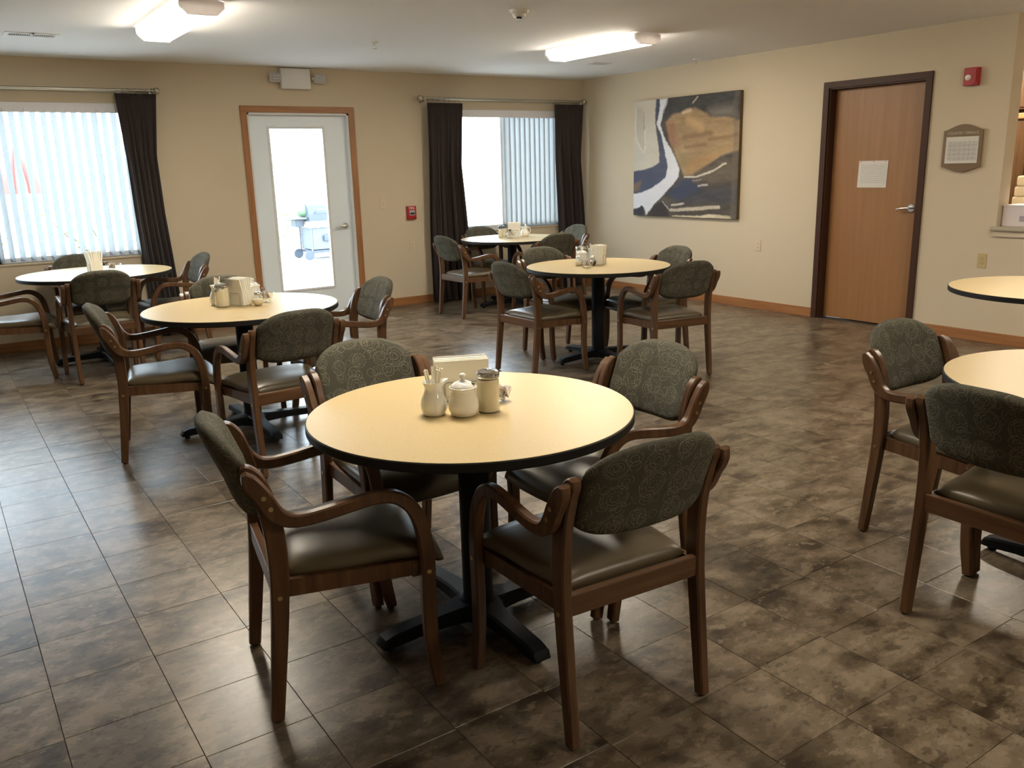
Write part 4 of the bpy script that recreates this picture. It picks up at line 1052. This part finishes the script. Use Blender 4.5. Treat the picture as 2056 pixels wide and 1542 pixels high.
# ------------------------------------------------------------------ outdoors
struct(MB().box((-14, YB + WT, -.12), (26, 34, -.02)).build('patio', M_CONC))
t = thing('gas_grill', 'glare-greyed gas grill on a wheeled cart, seen through the glass door', 'grill', (6.35, 15.4, -.02))
def gp(m_, a, b_, bev=.0): return m_.box(a, b_, bev)
m = MB(); m.prism([(-.30, .70), (.30, .70), (.30, .80), (.22, .98), (.02, 1.04), (-.22, .98), (-.30, .82)], -.52, .42, 'x'); m.build('hood', M_GRILLM, t)
MB().tube([(-.40, -.30, .86), (-.40, -.36, .90), (.30, -.36, .90), (.30, -.30, .86)], .014, 8).build('hood_handle', M_GRILLL, t)
gp(MB(), (-.52, -.33, .58), (.42, .30, .70), .01).build('control_panel', M_CONC, t)
for x in (-.1, .06, .22): MB().cyl((x, -.33, .64), (x, -.36, .64), .024, 12).build('knob', M_GRILLM, t)
gp(MB(), (-.48, -.28, .18), (.38, .28, .58), .01).build('cart_body', M_GRILLL, t)
gp(MB(), (-.50, -.30, .12), (.40, .30, .17), .005).build('bottom_shelf', M_GRILLM, t)
gp(MB(), (-.28, -.34, .33), (.36, -.28, .44), .02).build('tool_tray', M_GRILLM, t)
for x, y_ in ((-.50, -.28), (-.50, .28), (.40, -.28), (.40, .28)): MB().cyl((x, y_, .04), (x, y_, .60), .02, 8).build('leg', M_GRILLL, t)
gp(MB(), (-.92, -.24, .74), (-.54, .24, .77), .008).build('side_shelf', M_GRILLL, t); gp(MB(), (-.72, -.12, .60), (-.56, .12, .73), .01).build('side_burner', M_GRILLM, t)
for x, y_ in ((-.56, -.28), (-.56, .28)):
    w_ = MB().lathe([(.02, -.02), (.085, -.02), (.09, -.012), (.09, .012), (.085, .02), (.02, .02)], (x, y_, .09), 20, 'y').build('wheel', M_GRILLM, t, True)
m = MB(); m.sphere((-.50, -.02, .90), .14, 12); m.build('cover_flap', mat('pale_green_cover', (.16, .26, .15), .8), t, True)

def bush(label, x, y, w, h, n, seed, name='leafy_bush', cat='bush', d_=None):
    rr = np.random.RandomState(seed); d_ = d_ or w * .6
    t = thing(name, label, cat, (x, y, -.02), 0, 'bushes beyond the patio')
    b_ = MB(); P = rr.normal(size=(n, 3)); P /= np.linalg.norm(P, axis=1)[:, None]; P *= rr.uniform(.55, 1, (n, 1)) ** .5
    P = P * np.array([w / 2, d_ / 2, h / 2]) + np.array([0, 0, h / 2])
    for p in P:
        a = rr.normal(size=3); a /= np.linalg.norm(a); c = np.cross(a, rr.normal(size=3)); c /= np.linalg.norm(c); s_ = rr.uniform(.05, .10)
        b_.add([p - a * s_, p + c * s_ * .45, p + a * s_, p - c * s_ * .45], [(0, 1, 2, 3)])
    o_ = b_.build('foliage', M_LEAF, t); o_['kind'] = 'stuff'
    m_ = MB()
    for k in range(5): m_.tube([(rr.uniform(-.1, .1), rr.uniform(-.1, .1), 0), (rr.uniform(-.25, .25) * w, rr.uniform(-.2, .2) * d_, h * .42)], [.02, .008], 6)
    m_.build('stems', M_STEM, t)
bush('tall pale bush behind the gas grill', 6.2, 19.5, 4.6, 2.4, 2600, 1)
bush('low leafy bush left of the gas grill', 5.35, 17.5, 2.4, 1.1, 1100, 2)
bush('pale bush outside the wide window, right part', 2.5, 15.2, 3.6, 2.1, 2400, 3)
bush('pale bush outside the wide window, middle part', -1.5, 15.8, 3.6, 2.2, 2200, 4)
t = thing('patio_umbrella', 'folded red patio umbrella outside the wide window', 'umbrella', (1.02, 11.6, -.02))
MB().cyl((0, 0, .05), (0, 0, 1.97), .02, 10).build('pole', M_TRIMW, t, True); MB().lathe([(.001, 0), (.26, 0), (.26, .04), (.05, .07), (.001, .07)], n=24).build('base', M_CONC, t, True)
n = 32; rings = []
for z, r in ((1.40, .235), (1.50, .225), (1.62, .18), (1.74, .12), (1.85, .06), (1.93, .022)):
    rings.append([(r * (1 + .28 * math.cos(8 * 2 * math.pi * j / n)) * math.cos(2 * math.pi * j / n), r * (1 + .28 * math.cos(8 * 2 * math.pi * j / n)) * math.sin(2 * math.pi * j / n), z) for j in range(n)])
MB().loft(rings).build('canopy', M_REDCAN, t, True, angle=60)

# daylight portals: they only tell the renderer where the sky comes in
for nm, x0, x1, z0, z1 in (('window_portal', W1[0], W1[1], W1[2], W1[3]), ('window_portal', W2[0], W2[1], W2[2], W2[3]), ('window_portal', gx0, gx1, gz0, gz1)):
    L_ = bpy.data.lights.new(nm, 'AREA'); L_.shape = 'RECTANGLE'; L_.size = x1 - x0; L_.size_y = z1 - z0; L_.cycles.is_portal = True
    o = bpy.data.objects.new(nm, L_); col.objects.link(o); o.location = ((x0 + x1) / 2, YB + WT + .01, (z0 + z1) / 2); o.rotation_euler = (R(-90), 0, 0)
for o in bpy.data.objects:
    if '_w' in o: del o['_w']
